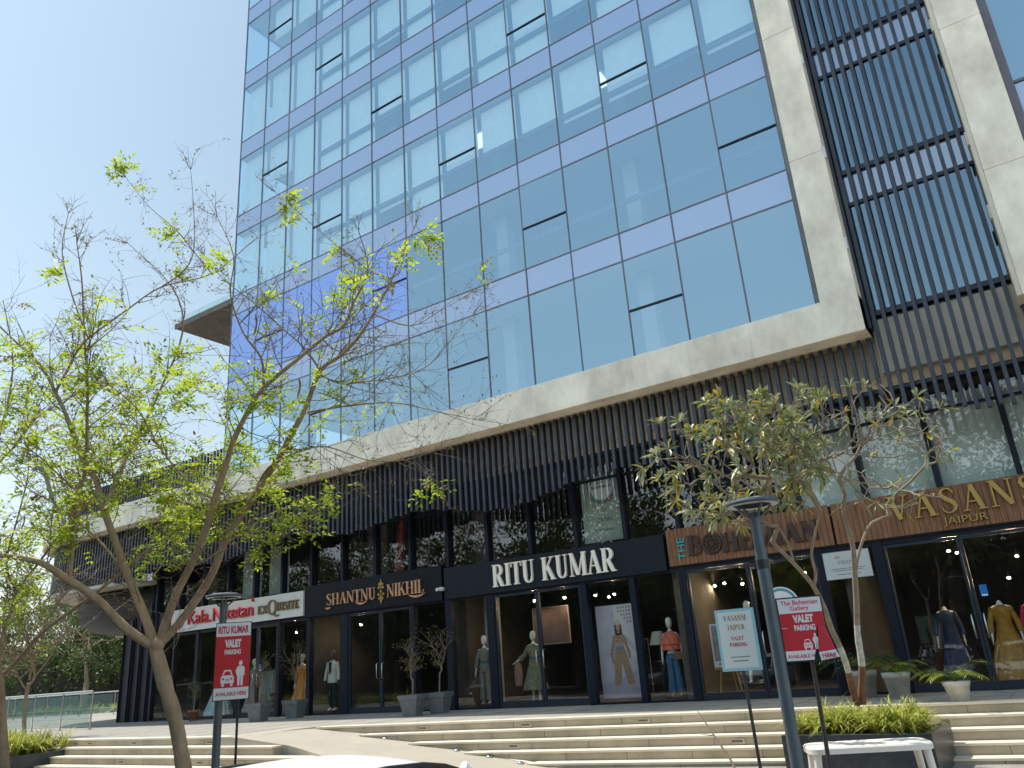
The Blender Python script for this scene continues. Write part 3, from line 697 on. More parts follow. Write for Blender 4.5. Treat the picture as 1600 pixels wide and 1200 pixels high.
m.tube([(-6.62, YG-.2, 3.46), (-6.62, YG-.17, 3.46)], .06, 12); m.build('wheel_letter', brownlet, kb4)
refit(serif('lettering', 'HEMIAN', .44, brownlet, kb4, -5.08, YG-.17, 3.44, .05, .72)[0], -6.37, -4.15)
kb5 = timber('timber clad shop board with gold Vasansi Jaipur lettering', -3.83, 6.2)
refit(serif('lettering', 'VASANSI', .52, goldlet, kb5, -1.05, YG-.17, 3.63, .06, 1.04, .09)[0], -2.68, .32)
wtext('JAIPUR', 3.22, -1.70, -.90, .20, goldlet, kb5, YG-.2)

# ================================================================== TREES AND PLANTS
def two_means(P, rng, it=6):
    a, b = rng.sample(range(len(P)), 2); ca, cb_ = P[a].copy(), P[b].copy()
    for _ in range(it):
        A = [p for p in P if (p-ca).length_squared <= (p-cb_).length_squared]; Bq = [p for p in P if (p-ca).length_squared > (p-cb_).length_squared]
        if not A or not Bq: break
        ca = sum(A, Vector())/len(A); cb_ = sum(Bq, Vector())/len(Bq)
    if not A or not Bq: h = len(P)//2; return P[:h], P[h:]
    return A, Bq
def grow(mb, p, tips, rt, rng, ends, f=.42, jit=.06, expo=.48, sides=6, r_in=None, pd=None):
    """branch from p to all the tips by splitting them in two again and again"""
    n = len(tips); r = rt*n**expo
    if n == 1:
        q = tips[0]; L = (q-p).length; m = p.lerp(q, .5)+Vector([rng.gauss(0, jit*L) for _ in range(3)])
        if pd is not None: m = m*.7+(p+pd*L*.5)*.3
        mb.tube([p, m, q], [r_in or r, rt, rt*.6], sides); ends.append((q, (q-m).normalized())); return
    c = sum(tips, Vector())/n; L = (c-p).length; q = p.lerp(c, f if n > 3 else f*1.2)+Vector([rng.gauss(0, jit*L) for _ in range(3)])
    if pd is not None: q = q*.82+(p+pd*(q-p).length)*.18
    m = p.lerp(q, .5)+Vector([rng.gauss(0, jit*.5*L) for _ in range(3)])
    mb.tube([p, m, q], [r_in or r, r*.96, r*.9], sides)
    d = (q-m).normalized()
    for g in two_means(tips, rng): grow(mb, q, g, rt, rng, ends, f, jit, expo, sides, min(r*.9, rt*len(g)**expo*1.15), d)
def leaf(mb, p, d, nrm, L, w, fold=0):
    d = d.normalized(); s = d.cross(nrm); s = s.normalized() if s.length > 1e-5 else d.orthogonal().normalized()
    mb.add([p, p+d*L*.45+s*w/2, p+d*L, p+d*L*.45-s*w/2], [(0, 1, 2, 3)])
def rv(rng): 
    while 1:
        v = Vector((rng.uniform(-1, 1), rng.uniform(-1, 1), rng.uniform(-1, 1)))
        if .05 < v.length < 1: return v.normalized()
def spray(mb, p, d, L, rng, pairs=5, lw=.018, ll=.045):
    d = (d+Vector((0, 0, -.25))).normalized(); up = (Vector((0, 0, 1))+rv(rng)*.5).normalized(); s = d.cross(up).normalized()
    for i in range(pairs):
        q = p+d*L*(i+.6)/pairs+Vector((0, 0, -.25*L*(i/pairs)**2))
        for sg in (-1, 1):
            if rng.random() < .1: continue
            leaf(mb, q, s*sg+d*.45+rv(rng)*.2, up+rv(rng)*.35, ll*rng.uniform(.75, 1.25), lw*rng.uniform(.8, 1.2))
    leaf(mb, p+d*L, d, up, ll, lw)

# --- big feathery tree in the foreground left: limbs, then twigs, then sprays
def limb(pts):
    return smooth_path([(at(u, v, d), w) for u, v, d, w in pts], 4)
px = lambda w, d: w/2*d/FPX*.46
def L_(lst, d0, d1, w0, w1):
    n = len(lst); return [(u, v, d0+(d1-d0)*i/(n-1), px(w0+(w1-w0)*i/(n-1), 9)) for i, (u, v) in enumerate(lst)]
limbsA = [
 L_([(330,1372),(312,1300),(290,1215),(275,1130),(258,1070),(245,1020),(240,1000)], 8.9, 9, 56, 44),
 L_([(244,1012),(200,985),(150,935),(105,905),(60,878),(0,868),(-60,860),(-130,830)], 9, 8.0, 34, 8),
 L_([(108,907),(114,840),(121,773),(134,733),(136,650),(137,600),(132,530),(128,440),(120,380)], 8.6, 8.0, 17, 2.5),
 L_([(241,1006),(225,960),(200,900),(178,840),(160,790),(150,750),(135,730),(115,680),(100,640),(86,612),(63,570),(20,530),(-30,480)], 9, 9.8, 32, 5),
 L_([(87,612),(110,570),(120,550),(140,527),(200,483),(253,448),(333,427),(400,373),(450,350)], 9.6, 9.9, 11, 1.6),
 L_([(137,527),(113,463),(97,393),(107,333)], 9.6, 9.8, 7, 2),
 L_([(253,448),(285,425),(302,395),(303,333),(298,265)], 9.7, 9.6, 6, 1.4),
 L_([(333,430),(300,390),(273,357),(233,323),(197,277)], 9.8, 10.2, 5, 1.4),
 L_([(165,797),(182,750),(200,710),(222,668),(250,610),(285,520),(270,450),(200,380)], 9.2, 10.6, 20, 2),
 L_([(250,1000),(275,930),(300,880),(318,840),(335,780),(352,730),(364,690),(387,644),(412,606),(474,554),(511,524),(537,509),(554,470),(575,420),(560,360)], 9, 8.2, 30, 2.5),
 L_([(412,606),(408,560),(380,520),(360,460),(365,400),(340,340)], 8.6, 8.2, 9, 1.6),
 L_([(252,1004),(290,960),(330,900),(352,845),(387,790),(425,732),(474,644),(500,580),(530,557),(560,527),(590,479),(612,436),(630,395),(650,350)], 9, 9.4, 31, 3),
 L_([(500,585),(530,599),(564,597),(620,589),(665,574),(695,542),(740,490)], 9.2, 9.6, 8, 1.8),
 L_([(481,644),(530,636),(612,629),(687,644),(740,655)], 9.2, 8.8, 8, 1.6),
 L_([(500,578),(474,542),(440,512),(399,475),(350,437),(320,400)], 9.2, 9.6, 8, 1.6),
 L_([(586,492),(642,509),(687,486),(740,456)], 9.3, 9.8, 6, 1.6),
 L_([(612,436),(575,422),(549,400),(534,390),(489,352),(430,300)], 9.4, 9.1, 6, 1.4),
 L_([(395,775),(420,730),(470,705),(511,698),(575,719),(631,719),(672,707)], 9.2, 8.7, 8, 1.6),
 L_([(335,780),(300,760),(250,700),(215,640),(170,600)], 8.8, 7.9, 9, 2),
 L_([(200,900),(150,840),(90,790),(40,760),(-20,700)], 9.1, 10, 10, 2),
 L_([(122,770),(90,740),(50,705),(0,690)], 8.4, 8, 7, 2),
 L_([(352,845),(320,800),(270,780),(225,760),(200,720)], 9.1, 10, 9, 2),
 L_([(300,885),(330,870),(380,830),(430,800),(480,790)], 9, 8.3, 8, 2),
]
rng = random.Random(11)
base = at(330, 1372, 8.9)
TA = thing('feathery_tree', 'large spreading foreground tree with forked brown trunk and fresh yellow-green leaves', 'tree', (base.x, base.y, GROUND), world=True)
mb = MB(); polys = []
for k, l in enumerate(limbsA):
    p = limb(l); polys.append(p)
    rr_ = [r*(1+rng.uniform(-.07, .07)) for _, r in p]
    mb.tube([q for q, _ in p], rr_, 10 if k in (0, 1, 3, 9, 11) else 7)
for u, v, r in ((246, 1006, .085),):
    c = at(u, v, 9.0-.02); mb.loft([(c.z-r, r*.3, r*.3), (c.z-r*.5, r*.85, r*.85), (c.z, r, r), (c.z+r*.5, r*.85, r*.85), (c.z+r, r*.3, r*.3)], 10, c=(c.x, c.y))
mb.build('trunk', bark, TA)
tw = MB(); lf = MB(); ld = MB()
def twig(p, d, L, r, depth, dens, leafy=None):
    if leafy is None: leafy = rng.random() < dens
    elif rng.random() < .25: leafy = rng.random() < dens
    pts = [p]; q = p; dd = d.normalized(); n = 4
    for i in range(n):
        dd = (dd+rv(rng)*.22+Vector((0, 0, .03))).normalized(); q = q+dd*L/n; pts.append(q)
    tw.tube(pts, [r, r*.85, r*.7, r*.55, r*.4], 4 if r < .006 else 5, cap=False)
    if depth > 0:
        for i in range(rng.randint(2, 4)):
            k = rng.randint(1, n); s = rv(rng); s = (dd*.8+s).normalized()
            twig(pts[k], s, L*rng.uniform(.4, .75), r*.6, depth-1, dens, leafy)
    for k in range(1, n+1):
        if leafy and rng.random() < .58: spray(lf if rng.random() < .93 else ld, pts[k], (dd+rv(rng)*1.1), rng.uniform(.10, .22), rng, pairs=rng.randint(3, 5), lw=.032, ll=.068)
        elif rng.random() < .12: leaf(ld, pts[k], rv(rng), rv(rng), .04, .016)
def density(p):
    q = p-Vector((0, 0, EYE)); dp = q.dot(FW); u = 800+FPX*q.dot(RT)/dp; v = 600-FPX*q.dot(UP)/dp
    if v > 880: return .0 if (u > 90 and u < 420) else .3
    if u < 430: return .30 if v > 640 else (.17 if v > 560 else (.06 if v > 450 else .02))
    return .045
for k, p in enumerate(polys):
    if k == 0: continue
    n = len(p)
    for i in range(2, n):
        q, r = p[i]
        big = r > .05
        if big and rng.random() < .75: continue
        for _ in range(2 if r < .035 else 1):
            if rng.random() < .46:
                t = (p[i][0]-p[i-1][0]).normalized(); s = rv(rng); s = (t*.7+s+Vector((0, 0, .15))).normalized()
                de = density(q)
                twig(q, s, rng.uniform(.35, .85)*(.42 if q.z > 4.9 else 1), min(r*.6, .0065), 2, de)
    e = p[-1][0]; t = (p[-1][0]-p[-3][0]).normalized()
    for _ in range(4): twig(e, (t+rv(rng)*.5), rng.uniform(.3, .6)*(.5 if e.z > 5.2 else 1), .004, 1, density(e)*.7)
tw.build('twigs', twigm, TA); lf.build('leaves', leafA, TA); ld.build('dry_leaves', leafD, TA)
for u, v, d, L in ((35, 715, 8.6, .16), (36, 815, 8.7, .15), (398, 508, 8.6, .26), (466, 606, 8.6, .22)):
    p = at(u, v, d); pts = [p+Vector((.03*math.sin(i*.6), 0, L/2-L*i/6)) for i in range(7)]
    MB().tube(pts, [.006, .016, .018, .014, .018, .015, .004], 6, flat=.35).build('seed_pod', mat('pod', (.30, .15, .06), .8, var=.3), TA)
# torn strip of plastic caught in the branches
mb = MB(); pts = [at(u, v, 8.5) for u, v in ((50, 735), (62, 728), (72, 745), (82, 780), (98, 810), (108, 832), (124, 848))]
for a, b, w0, w1 in zip(pts[:-1], pts[1:], (.03, .09, .05, .045, .02, .03), (.09, .05, .045, .02, .03, .01)):
    mb.add([a-RT*w0*.5, a+RT*w0*.5, b+RT*w1*.5, b-RT*w1*.5, ], [(0, 1, 2, 3)])
tag(mb.build('plastic_strip', mat('thin_plastic', (.6, .6, .58), .4)), 'torn strip of pale plastic hanging in the branches of the big tree', 'plastic strip')

# --- second tree at the left edge: its trunk, one long low branch crossing the view, leafy crown
limbsB = [
 L_([(14,1385),(8,1200),(3,1120),(0,1062),(-6,1040)], 10.8, 11, 34, 26),
 L_([(0,1060),(32,1027),(62,992),(100,962),(142,932),(180,902),(210,877),(240,852),(275,830),(307,815),(345,785),(380,740)], 11, 10.2, 18, 2.5),
 L_([(-2,1050),(2,1010),(6,985),(15,962),(27,925),(40,905),(54,888),(75,860),(100,827),(120,805),(142,780),(165,740),(180,690),(220,640)], 11, 11.8, 16, 2.5),
 L_([(-6,1045),(-30,960),(-40,850),(-20,740),(10,640),(20,560),(5,470)], 11, 11.5, 22, 2.5),
 L_([(27,925),(10,880),(30,800),(45,730),(35,660),(50,600)], 11.2, 11.6, 9, 2),
 L_([(-20,740),(20,700),(60,650),(110,620),(150,560)], 11.3, 12, 10, 2),
 L_([(210,877),(240,900),(290,800),(270,740)], 10.6, 11, 4, 2),
]
base = at(14, 1385, 10.8)
TBt = thing('feathery_tree', 'tree at the left edge with one long thin branch rising across behind the big trunk', 'tree', (base.x, base.y, GROUND), world=True)
mb = MB(); polys = []
for l in limbsB: p = limb(l); polys.append(p); mb.tube([q for q, _ in p], [r*1.15 for _, r in p], 8)
mb.build('trunk', bark, TBt)
tw = MB(); lf = MB(); ld = MB()
for k, p in enumerate(polys):
    if k == 0: continue
    for i in range(3, len(p)):
        q, r = p[i]
        if r > .05 and rng.random() < .6: continue
        for _ in range(2):
            if rng.random() < .45:
                t = (p[i][0]-p[i-1][0]).normalized(); twig(q, (t*.6+rv(rng)+Vector((0, 0, .2))).normalized(), rng.uniform(.35, .9), min(r*.6, .007), 2, density(q)*.9)
tw.build('twigs', twigm, TBt); lf.build('leaves', leafA, TBt); ld.build('dry_leaves', leafD, TBt)

# --- small bare tree in the left planter
limbsC = [
 L_([(38,1150),(38,1120),(41,1087),(45,1068)], 24, 24, 14, 11), L_([(45,1070),(54,1057),(50,1035),(42,1005),(32,975),(20,950),(15,915)], 24, 23.6, 10, 3),
 L_([(46,1062),(52,1030),(67,995),(72,962),(85,952),(92,938),(105,900)], 24, 24.5, 8, 2.5), L_([(42,1080),(30,1060),(22,1040),(10,1010),(-5,980)], 24, 23.5, 6, 2),
 L_([(54,1057),(80,1025),(90,1005),(120,985)], 24, 24, 5, 1.6), L_([(42,1005),(60,975),(62,940),(50,900)], 23.8, 23.8, 5, 1.6)]
for l in limbsC:
    for i, q in enumerate(l): l[i] = (q[0], q[1], q[2], q[3]*24/9)
base = at(38, 1150, 24)
TC = thing('bare_tree', 'small bare forked tree growing out of the left planter before the glass railing', 'tree', (base.x, base.y, base.z), world=True)
mb = MB(); tw = MB(); lf = MB(); ld = MB()
for k, l in enumerate(limbsC):
    p = limb(l); mb.tube([q for q, _ in p], [r for _, r in p], 7)
    if k:
        for i in range(4, len(p)):
            for _ in range(2): twig(p[i][0], ((p[i][0]-p[i-1][0]).normalized()*.6+rv(rng)+Vector((0, 0, .3))), rng.uniform(.5, 1.2), .014, 1, .10)
mb.build('trunk', bark2, TC); tw.build('twigs', bark2, TC); lf.build('leaves', leafA, TC); ld.build('dry_leaves', leafD, TC)

# --- plumeria in the right planter
rng = random.Random(23)
bp = at(1343, 1098, 12.2)
TP = thing('plumeria_tree', 'plumeria with two forked trunks and long pointed leaves growing in the right planter', 'tree', (bp.x, bp.y, bp.z-.1), world=True)
Lp = lambda lst, d0, d1, w0, w1: [(u, v, d0+(d1-d0)*i/(len(lst)-1), px(w0+(w1-w0)*i/(len(lst)-1), 12)*1.0) for i, (u, v) in enumerate(lst)]
limbsP = [
 Lp([(1340,1100),(1333,1080),(1323,1040),(1312,1010),(1300,985),(1290,955),(1280,933),(1267,910),(1240,880),(1207,847)], 12.2, 11.8, 24, 13),
 Lp([(1272,918),(1274,895),(1268,867),(1273,837),(1282,800)], 11.9, 11.6, 12, 7),
 Lp([(1348,1100),(1346,1080),(1347,1040),(1340,990),(1338,935),(1335,890),(1332,850),(1322,815),(1317,795)], 12.2, 12.4, 26, 13),
 Lp([(1336,895),(1343,860),(1357,823),(1372,812),(1390,805)], 12.3, 12.7, 12, 7),
 Lp([(1240,880),(1232,850),(1215,820),(1212,800)], 11.9, 12.3, 10, 6)]
mb = MB(); ends = []
for k, l in enumerate(limbsP):
    p = limb(l); pts = [q for q, _ in p]; rr_ = [r*(1+rng.uniform(-.06, .06)) for _, r in p]
    if k in (0, 2):
        a, b = (7, 12) if k == 0 else (8, 13)
        mb.m = 1; mb.tube(pts[:a+1], rr_[:a+1], 10); mb.m = 2; mb.tube(pts[a:b+1], rr_[a:b+1], 10); mb.m = 0; mb.tube(pts[b:], rr_[b:], 10)
    else: mb.tube(pts, rr_, 8)
    ends.append(pts[-1])
tips = []
def inell(cu, cv, ru, rv_, dd):
    while 1:
        a, b, c = rng.uniform(-1, 1), rng.uniform(-1, 1), rng.uniform(-1, 1)
        if .35 < a*a+b*b+c*c < 1: return at(cu+a*ru, cv+b*rv_, 12+c*dd)
for _ in range(105): tips.append((inell(1150, 718, 150, 112, 1.3), 1))
for _ in range(45): tips.append((inell(1230, 660, 120, 60, 1.2), 1))
for _ in range(88): tips.append((inell(1368, 708, 142, 118, 1.4), 0))
tips = [t for t in tips]
groups = {i: [] for i in range(5)}
for t, w in tips: groups[min((i for i in (0, 1, 2, 3, 4)), key=lambda i: (ends[i]-t).length+rng.uniform(0, .3))].append(t)
ee = []
for i, g in groups.items():
    if g: grow(mb, ends[i], g, .0085, rng, ee, f=.36, jit=.10, expo=.40, sides=6, r_in=.04)
mb.build('trunk', [bark2, barkred, limewash], TP)
lp = MB(); ly = MB()
def pleaf(m, p, d, L, w):
    d = d.normalized(); up = Vector((0, 0, 1))+rv(rng)*.4; s = d.cross(up).normalized(); up = s.cross(d)
    P = [(0, .12), (.3, .6), (.6, 1), (.85, .62), (1, .02)]; vs = []
    for t, k in P:
        c = p+d*L*t-Vector((0, 0, 1))*L*.22*t*t; vs += [c+s*w/2*k+up*w*.16*k, c, c-s*w/2*k+up*w*.16*k]
    m.add(vs, [(3*i+a, 3*i+3+a, 3*i+4+a, 3*i+1+a) for i in range(4) for a in (0, 1)], True)
for q, d in ee:
    c = q-Vector((0, 0, EYE)); u = 800+FPX*c.dot(RT)/c.dot(FW); v = 600-FPX*c.dot(UP)/c.dot(FW)
    pr = .93 if u < 1290 else .36
    if rng.random() > pr: continue
    n = rng.randint(8, 15) if u < 1290 else rng.randint(2, 6)
    for k in range(n):
        a = 2*PI*k/n+rng.uniform(-.3, .3); o_ = d.orthogonal().normalized(); o2 = d.cross(o_)
        dd = d*rng.uniform(.25, .9)+o_*math.cos(a)+o2*math.sin(a)+Vector((0, 0, .15))
        pleaf(lp if rng.random() < .84 else ly, q-d*.03*rng.random(), dd, rng.uniform(.15, .27), rng.uniform(.045, .066))
lp.build('leaves', leafP, TP); ly.build('yellow_leaves', leafPy, TP)

# --- arching strap-leaved plants as ground cover in the planters
def spider(m, c, h, rng, nb=26, w=.018, l0=.35, l1=1.25):
    for k in range(nb):
        a = rng.uniform(0, 2*PI); out = Vector((math.cos(a), math.sin(a), 0)); L = h*rng.uniform(.6, 1.15); lean = rng.uniform(l0, l1)
        s = Vector((-out.y, out.x, 0)); vs = []; ww = w*rng.uniform(.7, 1.3)
        for i in range(5):
            t = i/4; p = c+out*(L*lean*t*t*.9+.02)+Vector((0, 0, L*(t*(1.05-lean*.15)-.62*lean*t**3))); k2 = (1-t**2)*ww/2+.001
            vs += [p-s*k2, p+s*k2]
        m.add(vs, [(2*i, 2*i+1, 2*i+3, 2*i+2) for i in range(4)], True)
rng = random.Random(3)
PZ = -.17
P1 = thing('stone_planter', 'dark stone planter box set into the steps around the plumeria', 'planter', (-3.0, 13.6, GROUND), world=True)
m = MB(); m.box(-4.02, -1.97, 12.80, 12.90, GROUND+.12, PZ); m.box(-4.02, -3.92, 12.901, 14.75, GROUND+.12, PZ-.001); m.box(-2.07, -1.97, 12.901, 14.75, GROUND+.12, PZ-.001)
m.box(-4.03, -1.96, 12.79, 12.81, PZ-.30, PZ-.29); bevel(m.build('wall', granite, P1), .008)
MB().box(-3.92, -2.07, 12.9, 14.75, GROUND+.12, PZ-.06).build('soil', soil, P1)
m = MB()
for _ in range(75): m.add(*(lambda c, r: ([c+Vector((r, 0, 0)), c+Vector((0, r, 0)), c-Vector((r, 0, 0)), c-Vector((0, r, 0)), c+Vector((0, 0, r*.6))], [(0,1,4),(1,2,4),(2,3,4),(3,0,4)]))(Vector((rng.uniform(-3.9, -2.09), rng.uniform(12.92, 14.6), PZ-.06)), rng.uniform(.02, .045)))
m.build('pebbles', granite, P1)
m = MB()
for _ in range(85):
    c = Vector((rng.uniform(-3.85, -2.2), rng.uniform(12.95, 14.3), PZ-.06)); spider(m, c, rng.uniform(.42, .66), rng, 26, .032)
tag(m.build('strap_leaved_plants', leafS), 'dense yellow-green strap-leaved plants filling the right planter', 'ground cover', kind='stuff')
P2 = thing('stone_planter', 'long dark stone planter box at the left end of the steps', 'planter', (-26, 11.4, GROUND), world=True)
m = MB(); m.box(-31, -22.45, 10.5, 10.62, GROUND+.12, -.2); m.box(-22.57, -22.45, 10.621, 12.1, GROUND+.12, -.201); bevel(m.build('wall', granite, P2), .01)
MB().box(-31, -22.57, 10.62, 12.1, GROUND+.12, -.26).build('soil', soil, P2)
m = MB()
for _ in range(190):
    c = Vector((rng.uniform(-30.5, -22.7), rng.uniform(10.7, 12.0), -.26)); spider(m, c, rng.uniform(.55, .95), rng, 26, .045)
tag(m.build('strap_leaved_plants', leafS), 'yellow-green strap-leaved plants overflowing the long left planter', 'ground cover', kind='stuff')
m = MB()
for _ in range(140):
    c = Vector((rng.uniform(-60, -36), rng.uniform(27.5, 29.5), 0)); spider(m, c, rng.uniform(.5, .9), rng, 14, .07)
tag(m.build('strap_leaved_plants', leafS), 'far bed of yellow-green plants seen through the glass railing', 'ground cover', kind='stuff')

# --- potted plants
def pot(name, label, x, y, w0, w1, h, m, group=None, square=True):
    p = thing(name, label, 'potted plant', (x, y, 0), rz=.2 if square else 0, group=group)
    q = MB(); n = 4 if square else 20; k = math.sqrt(2) if square else 1
    def ring(z, w): return [(w/2*k*math.cos(PI/4+2*PI*i/n), w/2*k*math.sin(PI/4+2*PI*i/n), z) for i in range(n)]
    Rs = [ring(0, w0), ring(h*.78, w0+(w1-w0)*.78), ring(h*.78, w1*.99), ring(h, w1*1.05), ring(h, w1*.92), ring(h-.05, w1*.88)]
    vs = [v for r in Rs for v in r]; fs = [(r*n+i, r*n+(i+1) % n, (r+1)*n+(i+1) % n, (r+1)*n+i) for r in range(5) for i in range(n)]+[tuple(range(n-1, -1, -1))]
    q.add(vs, fs, not square); q.build('pot', m, p)
    q = MB(); v = ring(h-.05, w1*.88); q.add(v, [tuple(range(n))]); q.build('soil', soil, p)
    return p
def shrub(p, h0, H, wdt, rng, dens, lm):
    st = MB(); lv = MB(); en = []; tp = []
    for _ in range(46):
        t_ = rng.uniform(.38, 1); tp.append(Vector((rng.gauss(0, wdt*.62*t_), rng.gauss(0, wdt*.62*t_), h0+H*t_)))
    st.tube([(0, 0, h0-.06), (.02, .01, h0+H*.2)], [.024, .02], 6); grow(st, Vector((.02, .01, h0+H*.2)), tp, .0045, rng, en, f=.3, jit=.05, sides=4, r_in=.016, pd=Vector((0, 0, 1)))
    for q, d in en:
        for _ in range(dens): leaf(lv, q+rv(rng)*.09, rv(rng)+Vector((0, 0, .5)), rv(rng), .055, .022)
    st.build('stem', twigm, p); lv.build('leaves', lm, p)
for lab, x, y, H in (('grey pot with dry twiggy shrub, front one of the pair beside the Kala Niketan doors', -20.75, 16.65, 1.65), ('square grey pot with a brown twiggy shrub, rear one beside the orange gown window', -20.2, 17.55, 1.9),
                     ('grey pot with dry leafless shrub, front one beside the Shantnu Nikhil shopfront', -14.75, 16.75, 1.6), ('grey pot with taller dry shrub, rear one against the post left of Ritu Kumar', -14.42, 17.45, 1.95)):
    p = pot('potted_shrub', lab, x, y, .36, .56, .52, potm, 'grey pots with dry shrubs on the plaza'); shrub(p, .5, H*.86, .40, rng, 10, leafmat('dry_shrub_leaf', [(.10, .09, .03), (.20, .16, .07)], trans=.3) if 'dry_shrub_leaf' not in MATS else MATS['dry_shrub_leaf'])
p = pot('potted_shrub', 'small terracotta pot with a thin green shrub by the Kala Niketan window', -25.9, 18.0, .26, .38, .34, terra, square=False); shrub(p, .32, 1.05, .3, rng, 9, leafB)
def palm(p, h0, n, L, rng, lm):
    fr = MB()
    for k in range(n):
        a = 2*PI*k/n+rng.uniform(-.3, .3); out = Vector((math.cos(a), math.sin(a), 0)); LL = L*rng.uniform(.7, 1.1); up = rng.uniform(.6, 1.1); pts = []
        for i in range(8): t = i/7; pts.append(Vector((0, 0, h0))+out*LL*t*.8+Vector((0, 0, LL*(up*t-.75*t*t))))
        fr.tube(pts, [.008*(1-i/9) for i in range(8)], 4, cap=False)
        for i in range(1, 8):
            for j in (0, .5):
                q = pts[i-1].lerp(pts[i], j); d = (pts[i]-pts[i-1]).normalized(); s = d.cross(Vector((0, 0, 1))).normalized()
                for sg in (-1, 1): leaf(fr, q, s*sg+d*.9-Vector((0, 0, .35)), Vector((0, 0, 1))+rv(rng)*.3, LL*.34*(1-abs(i-4)/7), .022)
    fr.build('fronds', lm, p)
p = pot('potted_palm', 'small palm in a round white pot behind the right planter', -3.05, 17.3, .34, .5, .46, whitepot, square=False); palm(p, .45, 13, .75, rng, leafPalm)
p = pot('potted_palm', 'taller dark green palm in a white pot by the post left of the Vasansi doors', -3.75, 17.8, .36, .52, .5, whitepot, square=False); palm(p, .5, 14, 1.3, rng, leafmat('dark_palm', [(.03, .06, .015), (.09, .14, .03)], trans=.3))
p = pot('potted_palm', 'young palm with bright drooping fronds in a low white pot beside the right planter', -1.9, 15.95, .3, .42, .32, whitepot, square=False); palm(p, .32, 9, .85, rng, leafPalm)

# --- trees beyond the railing and across the road behind the camera
def bigtree(label, loc, H, cr, seed, group, lm=leafB, nt_=46, nl=120, ls=.26):
    r = random.Random(seed); t = thing('broadleaf_tree', label, 'tree', loc, group=group); tr = MB(); lv = MB(); en = []
    tp = []
    while len(tp) < nt_:
        v = Vector((r.uniform(-1, 1), r.uniform(-1, 1), r.uniform(-1, 1)))
        if .3 < v.length < 1: tp.append(Vector((v.x*cr, v.y*cr, H*.60+v.z*H*.37)))
    tr.tube([(0, 0, 0), (.1, 0, H*.14), (.05, .1, H*.26)], [H*.028, H*.022, H*.02], 8); grow(tr, Vector((.05, .1, H*.26)), tp, .02, r, en, f=.4, jit=.06, sides=5, r_in=H*.018)
    for q, d in en:
        rad = r.uniform(.5, .95)*H*.12
        for _ in range(nl):
            o_ = rv(r)*rad*r.random()**.4; o_.z *= .6; leaf(lv, q+o_, rv(r)+Vector((0, 0, -.2)), Vector((0, 0, 1))+rv(r)*.8, ls*r.uniform(.6, 1.2), ls*.5)
    tr.build('trunk', bark, t); lv.build('crown', lm, t); return t
G1 = 'trees beyond the glass railing'
b1 = bigtree('dense green tree, tallest of those beyond the railing next to the dark columns', (-50, 34, GROUND), 11.5, 5.4, 1, G1, nt_=60, nl=130)
b2 = bigtree('dense green tree just right of the small bare tree beyond the railing', (-57, 31, GROUND), 10.5, 5.2, 2, G1, nt_=60, nl=130)
k = 0
for (x, y, s, lab) in ((-63, 36, 1.0, 'green tree standing second row behind the left railing'), (-46, 40, .9, 'green tree half hidden by the dark fluted columns'), (-64, 27, .95, 'green tree behind the trunk at the left edge beyond the railing'), (-74, 42, 1.15, 'farthest green tree at the left edge of the view'), (-58, 46, 1.2, 'tall green tree rising in the back row left of the round canopy'), (-50, 50, 1.2, 'tall green tree in the back row right under the round canopy'), (-72, 22, .95, 'green tree at the very left beyond the planter')):
    c = copy_tree((b1, b2)[k % 2]); c.location = (x, y, GROUND); c.rotation_euler.z = k*1.3; c.scale = (s, s, s*1.0); c['label'] = lab; k += 1
def hedge(label, x0, x1, y, h, d, n, lsz=.16):
    t = thing('hedge', label, 'hedge', ((x0+x1)/2, y, GROUND), world=True); m = MB(); m.box(x0+.3, x1-.3, y+.3, y+d-.3, GROUND, GROUND+h*.75); m.build('stems', soil, t)
    lv = MB(); r = random.Random(int(h*100))
    for _ in range(n):
        leaf(lv, Vector((r.uniform(x0, x1), y+r.uniform(0, d), GROUND+h*r.random()**.7)), rv(r), rv(r), lsz*r.uniform(.7, 1.5), lsz*.6)
    lv.build('foliage', leafB, t)
hedge('low green hedge line under the trees beyond the railing', -110, -34, 33, 6.0, 3.0, 26000, .4)
hedge('tall dense green tree belt across the road mirrored in the shopfront glass', -95, 25, -24, 9.5, 3.0, 34000, .6)
G2 = 'roadside trees facing the building'
for i in range(23):
    x = -84+i*4.4; c = copy_tree((b1, b2)[i % 2]); s = 1.0+.22*math.sin(i*2.1); c.location = (x, -13-4*math.sin(i*1.7), GROUND); c.rotation_euler.z = i*.9; c.scale = (s*1.25, s*1.25, s*1.28)
    c['group'] = G2; c['label'] = 'green roadside tree seen only as a reflection in the shop windows'
fb = thing('distant_building', 'pale hazy building far behind the trees at the left edge', 'building', (-150, 95, 0))
m = MB(); m.box(-14, 14, -8, 8, 0, 24); m.build('wall', mat('far_wall', (.5, .5, .5), .9), fb)
m = MB()
for i in range(7):
    for j in range(6): m.box(-12+i*3.6, -10+i*3.6, -8.05, -8.01, 3+j*3.5, 5+j*3.5)
m.build('windows', mat('far_glass', (.1, .12, .15), .3), fb)

